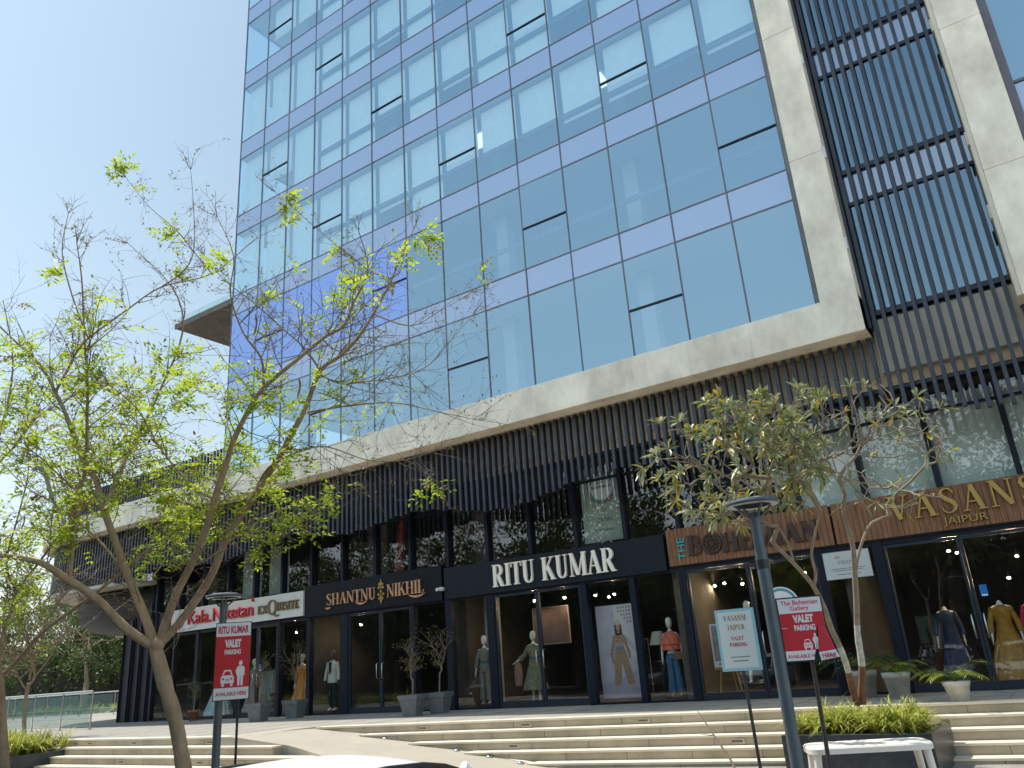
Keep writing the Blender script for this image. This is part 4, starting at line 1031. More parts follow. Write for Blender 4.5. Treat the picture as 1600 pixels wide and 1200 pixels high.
# ================================================================== RAILINGS
def railing(label, p0, p1, n, h=1.12):
    a, b = Vector(p0), Vector(p1); t = thing('glass_railing', label, 'railing', a, world=True)
    d = (b-a)
    for i in range(n+1):
        p = a+d*i/n; m = MB(); m.tube([p, p+Vector((0, 0, h-.03))], .028, 8); m.loft([(p.z, .06, .06), (p.z+.02, .06, .06)], 10, c=(p.x, p.y)); m.build('post', steel, t)
        if i < n:
            q0 = p+d/n*.05; q1 = p+d/n*.95; g = MB()
            g.add([q0+Vector((0,0,.08)), q1+Vector((0,0,.08)), q1+Vector((0,0,h-.10)), q0+Vector((0,0,h-.10))], [(0,1,2,3)]); g.build('glass_panel', railglass, t)
            MB().tube([p+d/n*.02+Vector((0, 0, .35)), p+d/n*.98+Vector((0, 0, .35))], .012, 6).build('mid_rail', steel, t)
    MB().tube([a+Vector((0,0,h)), b+Vector((0,0,h))], .032, 8).build('handrail', steel, t)
railing('glass railing with steel handrail and round posts at the left end of the plaza', (-36.5, 15.0, 0), (-28.1, 15.6, 0), 5, 1.2)
railing('far glass railing with steel posts in front of the bed of yellow-green plants', (-58, 22, 0), (-36.5, 27.2, 0), 9, 1.15)

# ================================================================== LAMPS
def lamp(label, x, y, ztop):
    t = thing('street_lamp', label, 'lamp post', (x, y, GROUND+.12), group='ring-headed lamp posts'); H = ztop-GROUND-.12
    m = MB(); m.tube([(0, 0, 0), (0, 0, H-.62)], .066, 16); m.tube([(0, 0, H-.62), (0, 0, H-.60)], .07, 16); m.build('pole', pipem, t)
    m = MB(); m.tube([(0, 0, H-.60), (0, 0, H-.30), (0, 0, H-.10)], [.066, .058, .066], 16); m.build('neck', pipem, t)
    for k in range(9): a = 2*PI*k/9; m = None
    m = MB(); m.loft([(H-.72, .069, .069), (H-.62, .072, .072)], 16); m.build('collar', blackpl, t)
    m = MB(); n = 40; ri, ro = .19, .30; vs = []
    for r, z in ((ri, H-.012), (ro-.01, H-.012), (ro, H+.01), (ro-.01, H+.035), (ri, H+.035)):
        vs += [(r*math.cos(2*PI*i/n), r*math.sin(2*PI*i/n), z) for i in range(n)]
    m.add(vs, [(r*n+i, r*n+(i+1) % n, ((r+1) % 5)*n+(i+1) % n, ((r+1) % 5)*n+i) for r in range(5) for i in range(n)], False); m.build('ring_head', pipem, t)
    m = MB(); m.loft([(H+.036, .26, .26), (H+.05, .22, .22)], 30); m.build('cover', mat('lamp_cover', (.32, .34, .35), .35), t)
    m = MB(); vs = []
    for r in (.20, .285): vs += [(r*math.cos(2*PI*i/n), r*math.sin(2*PI*i/n), H-.015) for i in range(n)]
    m.add(vs, [(i, n+i, n+(i+1) % n, (i+1) % n) for i in range(n)]); m.build('diffuser', mat('diffuser', (.62, .62, .58), .4), t)
    for k in range(4):
        a = PI/4+k*PI/2; c, s = math.cos(a), math.sin(a)
        MB().tube([(c*.05, s*.05, H-.16), (c*.13, s*.13, H-.09), (c*.23, s*.23, H-.01)], .014, 6).build('arm', pipem, t)
    m = MB(); m.loft([(0, .13, .13), (.015, .13, .13)], 20); m.build('base_plate', pipem, t)
lamp('nearer dark grey lamp post with ring head, right of the white Vasansi sign', -2.68, 8.9, 2.63)
lamp('farther dark grey lamp post with ring head, behind the red Ritu Kumar sign', -11.82, 8.67, 2.52)

# ================================================================== VALET SIGNS
def carman(par, cx, cz, s, m, y):
    """white pictogram: front of a car with a standing attendant beside it"""
    q = MB(); e = y
    def P(pts, k=0): q.front([(cx+a*s, cz+b*s) for a, b in pts], e-.0016-k*.0004, e+.0002)
    P([(-.50,.02),(-.50,.26),(-.44,.34),(-.02,.34),(.04,.26),(.04,.02)])
    P([(-.44,.36),(-.36,.56),(-.10,.56),(-.02,.36),(-.07,.36),(-.13,.50),(-.33,.50),(-.39,.36)], 1)
    P([(-.46,-.10),(-.46,.015),(-.36,.015),(-.36,-.10)], 2); P([(-.10,-.10),(-.10,.015),(0,.015),(0,-.10)], 2)
    q.front([(cx+(.30+.075*math.cos(a))*s, cz+(.80+.075*math.sin(a))*s) for a in np.linspace(0, 2*PI, 13)[:-1]], e-.002, e)
    P([(.24,.87),(.24,.91),(.37,.91),(.36,.87)], 3)
    P([(.18,.30),(.14,.34),(.10,.52),(.20,.70),(.40,.70),(.47,.62),(.47,.30),(.42,.30),(.42,.55),(.41,-.10),(.32,-.10),(.31,.30),(.29,.30),(.28,-.10),(.19,-.10)], 1)
    o = q.build('pictogram', m, par)
    q = MB()
    for a in (-.40, -.06): q.front([(cx+(a+.045*math.cos(b))*s, cz+(.20+.045*math.sin(b))*s) for b in np.linspace(0, 2*PI, 11)[:-1]], e-.003, e)
    q.front([(cx+a*s, cz+b*s) for a, b in [(-.31,.20),(-.15,.20),(-.15,.17),(-.31,.17)]], e-.003, e); q.front([(cx+a*s, cz+b*s) for a, b in [(-.31,.13),(-.15,.13),(-.15,.10),(-.31,.10)]], e-.003, e)
    q.build('headlights', signred, par)
def fit(o, x0, x1, z0, z1):
    xs_ = [v.co.x for v in o.data.vertices]; zs = [v.co.z for v in o.data.vertices]
    a, b, c, d = min(xs_), max(xs_), min(zs), max(zs)
    for v in o.data.vertices: v.co.x = x0+(v.co.x-a)/(b-a)*(x1-x0); v.co.z = z0+(v.co.z-c)/(d-c)*(z1-z0)
    return o
def ftext(par, s, x0, x1, z0, z1, m, y, bold=.0022):
    H_ = -OFF.get(par.name, (0, 0, 0))[2] if par.name.startswith('valet') else 0
    return fit(text('lettering', s, .1, m, par, 0, y, 0, .001, bold=bold), x0, x1, z0+H_, z1+H_)
def sign_base(label, c, w, h, rz, roll=0, frame=blackpl, post=.02, postx=0, lean=0, group=None, ground=GROUND+.12):
    """panel centred on c; local frame: x across the panel, z up, origin at the panel centre; the root stands at the post foot"""
    t = thing('valet_sign', label, 'sign', (c.x, c.y, ground), group=group); t.rotation_euler = (0, 0, rz)
    H = c.z-ground; OFF[t.name] = (0, 0, -H)
    return t, H
# 1 red and white Ritu Kumar sign
c = Vector((-11.25, 8.47, 1.47)); w, h = .53, 1.16
t, H = sign_base('tall red and white valet parking sign reading Ritu Kumar by the left lamp post', c, w, h, R(44))
e = MB().box(-w/2-.012, w/2+.012, .003, .028, -h/2-.012, h/2+.012).build('frame', blackpl, t)
MB().box(-w/2, w/2, 0, .0029, -h/2, h/2).build('panel', signwhite, t)
MB().box(-w/2, w/2, -.002, -.0002, -h/2+.175, h/2-.205).build('red_field', signred, t)
ftext(t, 'RITU KUMAR', -w/2+.03, w/2-.03, h/2-.165, h/2-.045, textred, -.002, .004)
ftext(t, 'VALET', -.125, .125, .20, .325, signwhite, -.004, .006); ftext(t, 'PARKING', -.125, .125, .095, .17, signwhite, -.004, .004)
carman(t, .02, -.345, .37, signwhite, -.0025)
ftext(t, 'AVAILABLE HERE', -w/2+.03, w/2-.03, -h/2+.055, -h/2+.115, textred, -.002)
MB().box(.09, .125, .029, .055, -H, -h/2+.3).build('post', pipedk, t); MB().box(-.02, .12, .03, .05, -h/2-.10, -h/2-.08).build('brace', pipedk, t)
# 2 pale Vasansi sign
c = Vector((-3.58, 10.3, 1.21)); w, h = .50, .75
t, H = sign_base('white valet parking sign with pale blue border reading Vasansi Jaipur', c, w, h, R(6))
MB().box(-w/2, w/2, .002, .02, -h/2, h/2).build('frame', signblue, t)
MB().box(-w/2+.035, w/2-.035, 0, .0019, -h/2+.035, h/2-.035).build('panel', signcream, t)
serif('lettering', 'VASANSI', .068, textgold, t, 0, 0, .265, .0015, .95, .0, bold=1.25); serif('lettering', 'JAIPUR', .062, textgold, t, 0, 0, .15, .0015, .95, .02, bold=1.25)
serif('lettering', 'VALET', .046, textred, t, 0, 0, .015, .0015, 1, .02, bold=1.3); serif('lettering', 'PARKING', .046, textred, t, 0, 0, -.06, .0015, 1, .0, bold=1.3)
MB().box(-.12, .12, -.0012, -.0002, -.214, -.205).build('small_print', textgrey, t)
for k in range(14): pass
MB().box(-.095, .095, -.0012, -.0002, -.262, -.252).build('small_print', textgrey, t)
o = MB().tube([(0, .035, .1), (.0, .035, -h/2), (.03, .035, -H)], .021, 10).build('post', pipedk, t)
# 3 torn Bohemian Gallery sign
c = Vector((-2.63, 9.88, 1.27)); w, h = .49, .70
t, H = sign_base('torn red and white valet parking sign reading The Bohemian Gallery on a dark post', c, w, h, R(18))
m = MB(); m.box(-w/2-.012, w/2+.012, .004, .03, h/2, h/2+.014); m.box(-w/2-.012, w/2+.012, .004, .03, -h/2-.014, -h/2); m.box(-w/2-.014, -w/2, .0045, .0295, -h/2, h/2); m.box(w/2, w/2+.014, .0045, .0295, -h/2, h/2)
m.box(-w/2, w/2, .015, .026, -h/2, h/2); m.build('frame', blackpl, t)
def tornpanel(m, z0, z1, mat_, nm, y):
    q = MB()
    xl = -w/2+.002; tear = lambda z: .165-.10*max(0, (.05-z))/.4
    q.front([(xl, z0), (tear(z0)-.004, z0), (tear((z0+z1)/2)-.006, (z0+z1)/2), (tear(z1), z1), (xl, z1)], y, y+.002); q.build(nm, mat_, t)
ztear = .02
q = MB(); q.front([(-w/2+.002, ztear), (w/2-.002, ztear), (w/2-.002, h/2-.002), (-w/2+.002, h/2-.002)], 0, .002); q.build('panel', signwhite, t)
q = MB(); q.front([(-w/2+.003, ztear+.0), (w/2-.003, ztear+.0), (w/2-.003, h/2-.17), (-w/2+.003, h/2-.17)], -.002, -.0003); q.build('red_field', signred, t)
tornpanel(m, -h/2+.11, ztear, signred, 'red_field', -.001); tornpanel(m, -h/2+.003, -h/2+.11, signwhite, 'panel', -.001)
flap = MB()     # torn corner hanging outwards to the right
A = [(.165, .018), (w/2-.004, .018), (w/2+.03, -h/2+.10), (.105, -h/2+.08)]
flap.add([(A[0][0], -.001, A[0][1]), (A[1][0], -.002, A[1][1]), (A[2][0]+.03, -.05, A[2][1]), (A[3][0]+.015, -.03, A[3][1])], [(0, 3, 2, 1)]); flap.build('torn_flap', signred, t)
flap = MB(); flap.add([(A[3][0]+.015, -.03, A[3][1]), (A[2][0]+.03, -.05, A[2][1]), (w/2+.09, -.065, -h/2+.02), (.13, -.035, -h/2-.01)], [(0, 3, 2, 1)]); flap.build('torn_flap', signwhite, t)
ftext(t, 'HERE', .15, .30, -h/2+.02, -h/2+.065, textred, -.062)
ftext(t, 'The Bohemian', -.21, .21, .272, .325, textpink, -.0005); ftext(t, 'Gallery', -.11, .10, .195, .258, textpink, -.0005)
ftext(t, 'VALET', -.10, .13, .068, .158, signwhite, -.0035, .006); ftext(t, 'PARKING', -.10, .135, -.022, .045, signwhite, -.0035, .004)
carman(t, .06, -.217, .176, signwhite, -.0015)
ftext(t, 'AVAILABLE H', -.225, .07, -h/2+.03, -h/2+.07, textred, -.0018)
MB().box(-w/2+.0, -w/2+.07, -.006, -.003, .012, .02).build('tape', mat('tape', (.6, .52, .44), .5), t)
MB().tube([(.03, .045, .1), (.035, .045, -h/2), (.0, .045, -H)], .024, 10).build('post', pipedk, t)

# ================================================================== WHITE PLASTIC TABLE
tb = thing('plastic_table', 'white plastic table standing in front of the dark stone planter', 'table', (-2.33, 10.5, GROUND+.12), rz=R(24))
TW, TD, TZ = 1.36, .60, .72
def rrect(wd, dp, r, n=6):
    pts = []
    for cx_, cy_, a0 in ((wd/2-r, dp/2-r, 0), (-wd/2+r, dp/2-r, 90), (-wd/2+r, -dp/2+r, 180), (wd/2-r, -dp/2+r, 270)):
        pts += [(cx_+r*math.cos(R(a0+90*i/n)), cy_+r*math.sin(R(a0+90*i/n))) for i in range(n+1)]
    return pts
m = MB(); prof = [(TZ-.075, .0), (TZ-.02, .0), (TZ-.004, -.012), (TZ, -.03)]; rings = [rrect(TW+2*o_, TD+2*o_, .16) for z, o_ in prof]; n = len(rings[0])
m.add([(x, y, prof[k][0]) for k, r in enumerate(rings) for x, y in r], [(k*n+i, k*n+(i+1) % n, (k+1)*n+(i+1) % n, (k+1)*n+i) for k in range(3) for i in range(n)]+[tuple(3*n+i for i in range(n)), tuple(range(n-1, -1, -1))], False)
m.build('top', plastic, tb)
for sx_ in (-1, 1):
    for sy_ in (-1, 1):
        q = MB(); x, y = sx_*(TW/2-.09), sy_*(TD/2-.09)
        q.tube([(x, y, TZ-.07), (x+sx_*.05, y+sy_*.03, .0)], [.046, .03], 8); q.build('leg', plastic, tb)

# ================================================================== CARS
def make_car(label, loc, rz, pm, group=None):
    t = thing('parked_car', label, 'car', loc, rz=rz, group=group)
    # stations along the length (y, forwards +y): half width, sill, belt
    st = [(-2.05,.62,.42,.62),(-2.0,.76,.30,.86),(-1.7,.83,.24,.96),(-1.2,.86,.22,.97),(-.4,.87,.22,.95),(.4,.87,.22,.93),(.95,.86,.22,.92),(1.5,.83,.24,.86),(1.85,.76,.28,.74),(2.0,.62,.38,.60)]
    m = MB(); vs = []; n = 12
    for y, hw, zs, zb in st:
        zm = (zs+zb)/2
        ring = [(-hw*.86, zs), (-hw*.97, zs+.1), (-hw, zm), (-hw*.985, zb-.12), (-hw*.93, zb-.02), (-hw*.7, zb+.02), (hw*.7, zb+.02), (hw*.93, zb-.02), (hw*.985, zb-.12), (hw, zm), (hw*.97, zs+.1), (hw*.86, zs)]
        vs += [(x, y, z) for x, z in ring]
    k = len(st)
    m.add(vs, [(i*n+j, i*n+(j+1) % n, (i+1)*n+(j+1) % n, (i+1)*n+j) for i in range(k-1) for j in range(n)]+[tuple(range(n)), tuple((k-1)*n+j for j in range(n-1, -1, -1))], True)
    m.build('body', pm, t)
    gh = [(-1.93,.70,.62,.94,.98),(-1.62,.76,.62,.95,1.36),(-1.2,.78,.61,.95,1.47),(-.5,.79,.60,.94,1.51),(.1,.79,.60,.93,1.49),(.5,.78,.60,.92,1.42),(1.0,.76,.64,.91,1.12),(1.28,.72,.68,.90,.94)]
    m = MB(); vs = []
    for y, hb, ht, zb, zt in gh: vs += [(-hb,y,zb),(-(hb*.45+ht*.55),y,zb+(zt-zb)*.6),(-ht,y,zt-.03*(zt>1.2)),(ht,y,zt-.03*(zt>1.2)),((hb*.45+ht*.55),y,zb+(zt-zb)*.6),(hb,y,zb)]
    n = 6; k = len(gh); m.add(vs, [(i*n+j, i*n+(j+1) % n, (i+1)*n+(j+1) % n, (i+1)*n+j) for i in range(k-1) for j in range(n)]+[tuple(range(n)), tuple((k-1)*n+j for j in range(n-1, -1, -1))], True)
    m.build('windows', carglass, t)
    m = MB(); vs = []; rf = [g for g in gh if g[4] > 1.3]; n = 9
    for q_, (y, hb, ht, zb, zt) in enumerate(rf):
        for j in range(n): a = j/(n-1)*2-1; vs.append((a*(ht+.02), y, zt+.04-.085*a*a+(-.01 if q_ in (0, len(rf)-1) else 0)))
    k = len(rf); m.add(vs, [(i*n+j, i*n+j+1, (i+1)*n+j+1, (i+1)*n+j) for i in range(k-1) for j in range(n-1)], True)
    o = m.build('roof', pm, t); sd = o.modifiers.new('thick', 'SOLIDIFY'); sd.thickness = .025; sb = o.modifiers.new('sub', 'SUBSURF'); sb.levels = sb.render_levels = 2
    for s in (-1, 1):
        MB().tube([(s*.655, -1.55, 1.36), (s*.655, -1.40, 1.42), (s*.655, -1.2, 1.45), (s*.655, -.85, 1.475), (s*.655, -.5, 1.483), (s*.655, -.2, 1.48), (s*.655, .1, 1.462), (s*.655, .3, 1.43), (s*.655, .45, 1.39)], [.008, .016, .017, .017, .017, .017, .016, .014, .008], 8).build('roof_rail', blackpl, t)
        # pillars
        for (y0, z0, y1, z1) in ((-1.75, .96, -1.48, 1.40), (-.35, .94, -.42, 1.47), (1.15, .92, .52, 1.40)): MB().tube([(s*.765, y0, z0), (s*.62, y1, z1)], .035, 6).build('pillar', pm, t)
        q = MB(); q.tube([(s*.84, .85, .92), (s*.95, .82, .96)], [.03, .03], 6); q.loft([(.90, .09, .05), (.95, .11, .06), (1.03, .10, .05)], 12, c=(s*1.0, .82)); q.build('mirror', pm, t)
        for y in (-1.28, 1.30):
            w = MB().tube([(s*.66, y, .31), (s*.84, y, .31)], .31, 24).build('wheel', tyre, t)
            MB().tube([(s*.83, y, .31), (s*.855, y, .31)], [.20, .18], 18).build('rim', steel, w)
        MB().box(s*.60-.13, s*.60+.13, 1.86, 1.95, .60, .72).build('headlight', mat('lamp_glass', (.6, .62, .62), .15), t)
        MB().box(s*.62-.11, s*.62+.11, -2.03, -1.93, .66, .86).build('tail_light', mat('tail_red', (.35, .01, .01), .2), t)
    MB().box(-.26, .26, 1.985, 2.02, .42, .53).build('number_plate', signwhite, t); MB().box(-.5, .5, 1.93, 1.99, .56, .66).build('grille', blackpl, t)
    return t
car = make_car('white car with dark roof rails parked nose to the building nearest the viewer', (-4.0, 3.78, GROUND), 0, paint, 'cars parked in front of the shops')
for lab, x, y, rz_, pm in (('white car behind the viewer, mirrored in the Shantnu Nikhil doors', -13, -4, .1, None), ('red car mirrored in the Ritu Kumar doors', -8.6, -5, 0, redpaint), ('silver car mirrored in the Bohemian shop window', -5.2, -4, 0, silver), ('white car mirrored in the Vasansi doors', -1.6, -5, 0, None), ('silver car mirrored in the Kala Niketan doors', -30, -5, 0, silver), ('silver car parked left beyond the red one', -19, -5, 0, silver)):
    c = copy_tree(car); c.location = (x, y, GROUND); c.rotation_euler.z = rz_; c['label'] = lab
    if pm:
        for ch in c.children:
            if ch.name.split('.')[0] in ('body', 'roof', 'pillar', 'mirror'): ch.data = ch.data.copy(); ch.data.materials[0] = pm
c = copy_tree(car); c.location = (-1.75, 3.0, GROUND-.0); c['label'] = 'white car whose roof edge just shows right of the first white car'

# ================================================================== MANNEQUINS AND WINDOW DISPLAYS
def skin(name, joints, bones, m, parent, sub=2):
    """one continuous figure grown round connected joints; joints: (x, y, z, r[, r2])"""
    me = bpy.data.meshes.new(name); me.from_pydata([j[:3] for j in joints], bones, []); o = bpy.data.objects.new(name, me); C.objects.link(o)
    o.modifiers.new('skin', 'SKIN'); 
    if not me.skin_vertices: 
        bpy.context.view_layer.objects.active = o
    sv = me.skin_vertices[0].data if me.skin_vertices else None
    for i, j in enumerate(joints): sv[i].radius = (j[3], j[4] if len(j) > 4 else j[3])
    sv[0].use_root = True
    s = o.modifiers.new('sub', 'SUBSURF'); s.levels = s.render_levels = sub
    bpy.context.view_layer.update()
    me2 = bpy.data.meshes.new_from_object(o.evaluated_get(bpy.context.evaluated_depsgraph_get()))
    bpy.data.objects.remove(o); me2.name = name; me2.materials.clear(); me2.materials.append(m); me2.polygons.foreach_set('use_smooth', [True]*len(me2.polygons))
    o = bpy.data.objects.new(name, me2); C.objects.link(o)
    if parent: o.parent = parent
    return o
def body(t, m, la=(-.24, -.02, 1.12), lh=(-.26, -.06, .88), ra=(.24, -.02, 1.12), rh=(.26, -.06, .88), lk=(-.09, -.01, .50), lf_=(-.10, .0, .08), rk=(.09, -.03, .50), rf=(.12, -.04, .08), head=True, base=True):
    J = [(0, 0, .96, .125, .09), (0, 0, 1.12, .105, .08), (0, 0, 1.30, .125, .09), (0, .0, 1.42, .10, .07), (0, 0, 1.50, .045), (0, -.005, 1.57, .042)]
    Bn = [(0, 1), (1, 2), (2, 3), (3, 4), (4, 5)]
    def add(p, r, par, r2=None): J.append((*p, r) if r2 is None else (*p, r, r2)); Bn.append((par, len(J)-1)); return len(J)-1
    for s, el_, ha in ((-1, la, lh), (1, ra, rh)):
        sh = add((s*.155, 0, 1.42), .055, 3); el2 = add(el_, .036, sh); wr = add(ha, .023, el2)
        d = (Vector(ha)-Vector(el_)).normalized(); o1 = Vector((0, 1, 0)); o1 = (o1-d*o1.dot(d)).normalized()
        pm_ = add(Vector(ha)+d*.06, .026, wr, .014)
        for k, (off_, L) in enumerate(((-.026, .06), (-.009, .075), (.009, .07), (.026, .055))): 
            f1 = add(Vector(ha)+d*.10+o1*off_, .008, pm_); add(Vector(ha)+d*(.10+L)+o1*off_*1.1, .006, f1)
        th = add(Vector(ha)+d*.045-o1*.038, .009, wr); add(Vector(ha)+d*.085-o1*.05, .007, th)
    for s, kn, an in ((-1, lk, lf_), (1, rk, rf)):
        hp = add((s*.085, 0, .88), .085, 0); k1 = add(((s*.085+kn[0])/2, kn[1]*.5, .70), .075, hp); kk = add(kn, .052, k1); cf = add(((kn[0]+an[0])/2, (kn[1]+an[1])/2+.015, .34), .052, kk); a1 = add(an, .032, cf)
        hl = add((an[0], an[1]+.01, .035), .032, a1); add((an[0]*1.05, an[1]-.13, .025), .026, hl, .016)
    skin('body', J, Bn, m, t)
    if head:
        q = MB(); q.loft([(1.565, .02, .025), (1.58, .045, .055, 0, -.01), (1.62, .062, .078, 0, -.012), (1.68, .074, .094, 0, -.005), (1.74, .076, .096, 0, 0), (1.79, .062, .080, 0, .004), (1.82, .035, .045, 0, .006), (1.828, .006, .008, 0, .006)], 20)
        q.loft([(1.655, .006, .008, 0, -.098), (1.67, .014, .014, 0, -.097), (1.70, .008, .010, 0, -.096), (1.715, .003, .004, 0, -.094)], 8)
        q.build('head', m, t)
    if base: MB().loft([(0, .17, .17), (.012, .17, .17)], 28).build('base_plate', steel, t)
def sleeve(t, m, pts, rad, nm='sleeve'): MB().tube(pts, rad, 12, flat=.9).build(nm, m, t)
patt = lambda nm, a, b, sc: mat(nm, a, .8, col2=b, scale=sc)
kaftan = patt('patterned_kaftan', (.30, .26, .13), (.10, .10, .07), 16); bluept = patt('patterned_blue', (.16, .19, .20), (.25, .17, .09), 18)
coral = mat('coral_fabric', (.72, .15, .09), .8, var=.15, scale=14); denim = mat('denim', (.045, .13, .24), .8, var=.25, scale=12)
orange = mat('orange_silk', (.60, .21, .02), .5, var=.35, scale=7, stretch=(4, 4, .5)); paleblue = mat('pale_blue_gown', (.45, .55, .58), .5, var=.25, scale=7, stretch=(4, 4, .5))
magenta = mat('magenta_fabric', (.50, .02, .08), .6, var=.25, scale=8); mustard = mat('mustard_fabric', (.40, .19, .015), .7, var=.35, scale=9); ivory = mat('ivory_cloth', (.68, .66, .58), .7, var=.08, scale=9)
black = mat('black_cloth', (.02, .02, .022), .8)
def figure(label, x, y, rz=0, z=.10, **kw):
    t = thing('mannequin', label, 'mannequin', (x, y, z), rz=rz); body(t, kw.pop('skinm', manneq), **kw); return t
def torso(t, m, z0=.95, z1=1.46, f=1.12, nm='top', sleeves=None):
    q = MB(); q.loft([(z0, .155*f, .115*f), (1.0 if z0 < 1 else z0+.01, .15*f, .11*f), (1.12, .12*f, .095*f), (1.25, .14*f, .11*f), (1.36, .165*f, .11*f), (z1-.03, .15*f, .09*f), (z1+.02, .07*f, .065*f)], 20); q.build(nm, m, t)
def legs(t, m, flare=.07, top=.98, lk=(-.09, -.01, .50), lf_=(-.10, 0, .08), rk=(.09, -.03, .50), rf=(.12, -.04, .08)):
    q = MB(); q.loft([(.84, .16, .115), (.92, .165, .12), (top, .14, .105)], 20)
    for kn, an in ((lk, lf_), (rk, rf)):
        q.tube([(math.copysign(.082, kn[0]), 0, .90), (kn[0]*.95, kn[1]*.5, .70), kn, ((kn[0]+an[0])/2, (kn[1]+an[1])/2, .3), (an[0], an[1], an[2]+.03)], [.098, .09, .07, flare, flare*1.12], 14)
    q.build('trousers', m, t)
def skirt(t, m, z0, r0_, z1=1.12, k=9, wv=.07, nm='skirt', ry=.85):
    q = MB(); q.loft([(z1, .12, .10, 0, 0, .1), (z1-.15, .165, .13, 0, 0, .2), (z0+(z1-z0)*.5, .12+(r0_-.12)*.6, (.11+(r0_-.12)*.5)*ry, 0, 0, .6), (z0+.05, r0_, r0_*ry, 0, 0, 1), (z0, r0_*1.02, r0_*ry*1.02, 0, 0, 1)], 48, wav=wv, k=k); q.build(nm, m, t)
Y = YG+.62
t = figure('mannequin in a patterned brown jumpsuit with teal sash, left Ritu Kumar window', -14.06, Y, .2, skinm=manneq)
torso(t, bluept); legs(t, bluept, .085); q = MB(); q.loft([(1.06, .145, .115), (1.13, .14, .11)], 20); q.build('sash', mat('teal_sash', (.03, .13, .13), .7), t)
for s in (-1, 1): sleeve(t, bluept, [(s*.15, 0, 1.43), (s*.24, -.02, 1.14), (s*.26, -.05, .95)], [.062, .055, .065])
t = figure('mannequin in a long green and gold patterned dress behind the left Ritu Kumar door', -12.45, Y+.1, .1, la=(-.27, -.08, 1.17), lh=(-.46, -.12, 1.06))
torso(t, kaftan); skirt(t, kaftan, .30, .34, 1.1); q = MB(); q.loft([(1.08, .14, .112), (1.14, .138, .11)], 20); q.build('belt', mat('teal_sash', (0, 0, 0)), t)
for s, p in ((-1, [(-.15, 0, 1.43), (-.26, -.07, 1.19), (-.38, -.10, 1.10)]), (1, [(.15, 0, 1.43), (.24, -.02, 1.14), (.26, -.05, .98)])): sleeve(t, kaftan, p, [.062, .06, .085])
q = MB(); q.loft([(.42, .10, .04, -.48, -.1), (.7, .13, .05, -.47, -.1), (.98, .10, .045, -.46, -.12), (1.05, .04, .03, -.46, -.12)], 18, wav=.1, k=5); q.build('draped_shawl', patt('shawl', (.40, .24, .15), (.2, .1, .07), 20), t)
t = figure('mannequin in a coral ruffled top and blue jeans with a brown bag', -8.28, Y-.1, .12, la=(-.25, .0, 1.13), lh=(-.26, -.02, .90))
legs(t, denim, .095)
q = MB(); q.loft([(1.06, .25, .17, 0, 0, 1), (1.16, .225, .155, 0, 0, .8), (1.24, .21, .15, 0, 0, .3)], 48, wav=.05, k=14); q.loft([(1.19, .275, .18, 0, 0, 1), (1.30, .24, .165, 0, 0, .7), (1.42, .18, .12, 0, 0, .3), (1.50, .07, .065, 0, 0, 0)], 48, wav=.05, k=15); q.build('top', coral, t)
q = MB(); q.box(.10, .30, -.22, -.14, .83, 1.0); q.box(.095, .305, -.235, -.222, .91, 1.01); b_ = q.build('bag', mat('tan_leather', (.20, .09, .03), .5, var=.2), t); bevel(b_, .015)
MB().tube([(-.12, -.10, 1.46), (0, -.17, 1.27), (.13, -.19, 1.02)], .009, 6).build('strap', mat('tan_leather', (0, 0, 0)), t)
t = figure('mannequin half hidden behind the white Vasansi sign, bare white legs showing', -6.3, Y, 0, z=.30, lk=(-.12, -.02, .50), lf_=(-.17, .0, .08), rk=(.12, -.02, .5), rf=(.19, .0, .08)); torso(t, patt('floral_top', (.35, .10, .08), (.5, .45, .35), 22)); skirt(t, patt('floral_top', (0, 0, 0), (0, 0, 0), 1), .60, .26, 1.1)
t = figure('dark mannequin in a cream jacket and black trousers, left of Shantnu Nikhil doors', -20.2, Y, .15, skinm=mandark)
torso(t, ivory, .82, 1.47, 1.18, 'jacket'); legs(t, black, .075)
for s in (-1, 1): sleeve(t, ivory, [(s*.16, 0, 1.44), (s*.25, -.02, 1.13), (s*.27, -.05, .90)], [.068, .055, .05])
q = MB(); q.front([(-.035, 1.18), (.0, 1.08), (.035, 1.18), (.05, 1.45), (-.05, 1.45)], -.152, -.12); q.build('shirt', black, t)
for x in (-.06, .14): MB().loft([(.0, .045, .11, x+.0, -.06), (.05, .045, .10, x, -.055), (.075, .03, .05, x, -.02)], 14).build('shoe', ivory, t)
def gown(label, x, y, m, h=1.0, r=.46, z=.08, top=None, rz=0, head=True):
    t = figure(label, x, y, rz, z, base=False, head=head); torso(t, top or m); skirt(t, m, .02, r, 1.12, 13, .08)
    for s in (-1, 1): sleeve(t, top or m, [(s*.15, 0, 1.43), (s*.24, -.02, 1.14), (s*.26, -.05, .95)], [.06, .052, .05])
    return t
gown('mannequin in a flowing orange gown by the last Kala Niketan window', -21.65, Y, orange)
gown('mannequin in a pale blue flared gown at the second Kala Niketan window', -26.0, Y, paleblue, r=.55)
gown('mannequin in a dusty beige gown inside the Kala Niketan doors', -24.6, Y+.4, mat('beige_gown', (.30, .24, .20), .7, var=.25, scale=7), r=.42)
gown('headless mannequin in a mustard gown inside the right Vasansi door', -1.18, Y+.3, mustard, r=.42, head=False)
t = gown('mannequin in a magenta gown at the right edge behind the Vasansi door', -.62, Y+.75, magenta, r=.34, head=False)
gown('mannequin in a deep blue outfit inside the left Vasansi door', -2.30, Y+1.2, mat('deep_blue', (.012, .03, .08), .6, var=.3), r=.3, head=False)
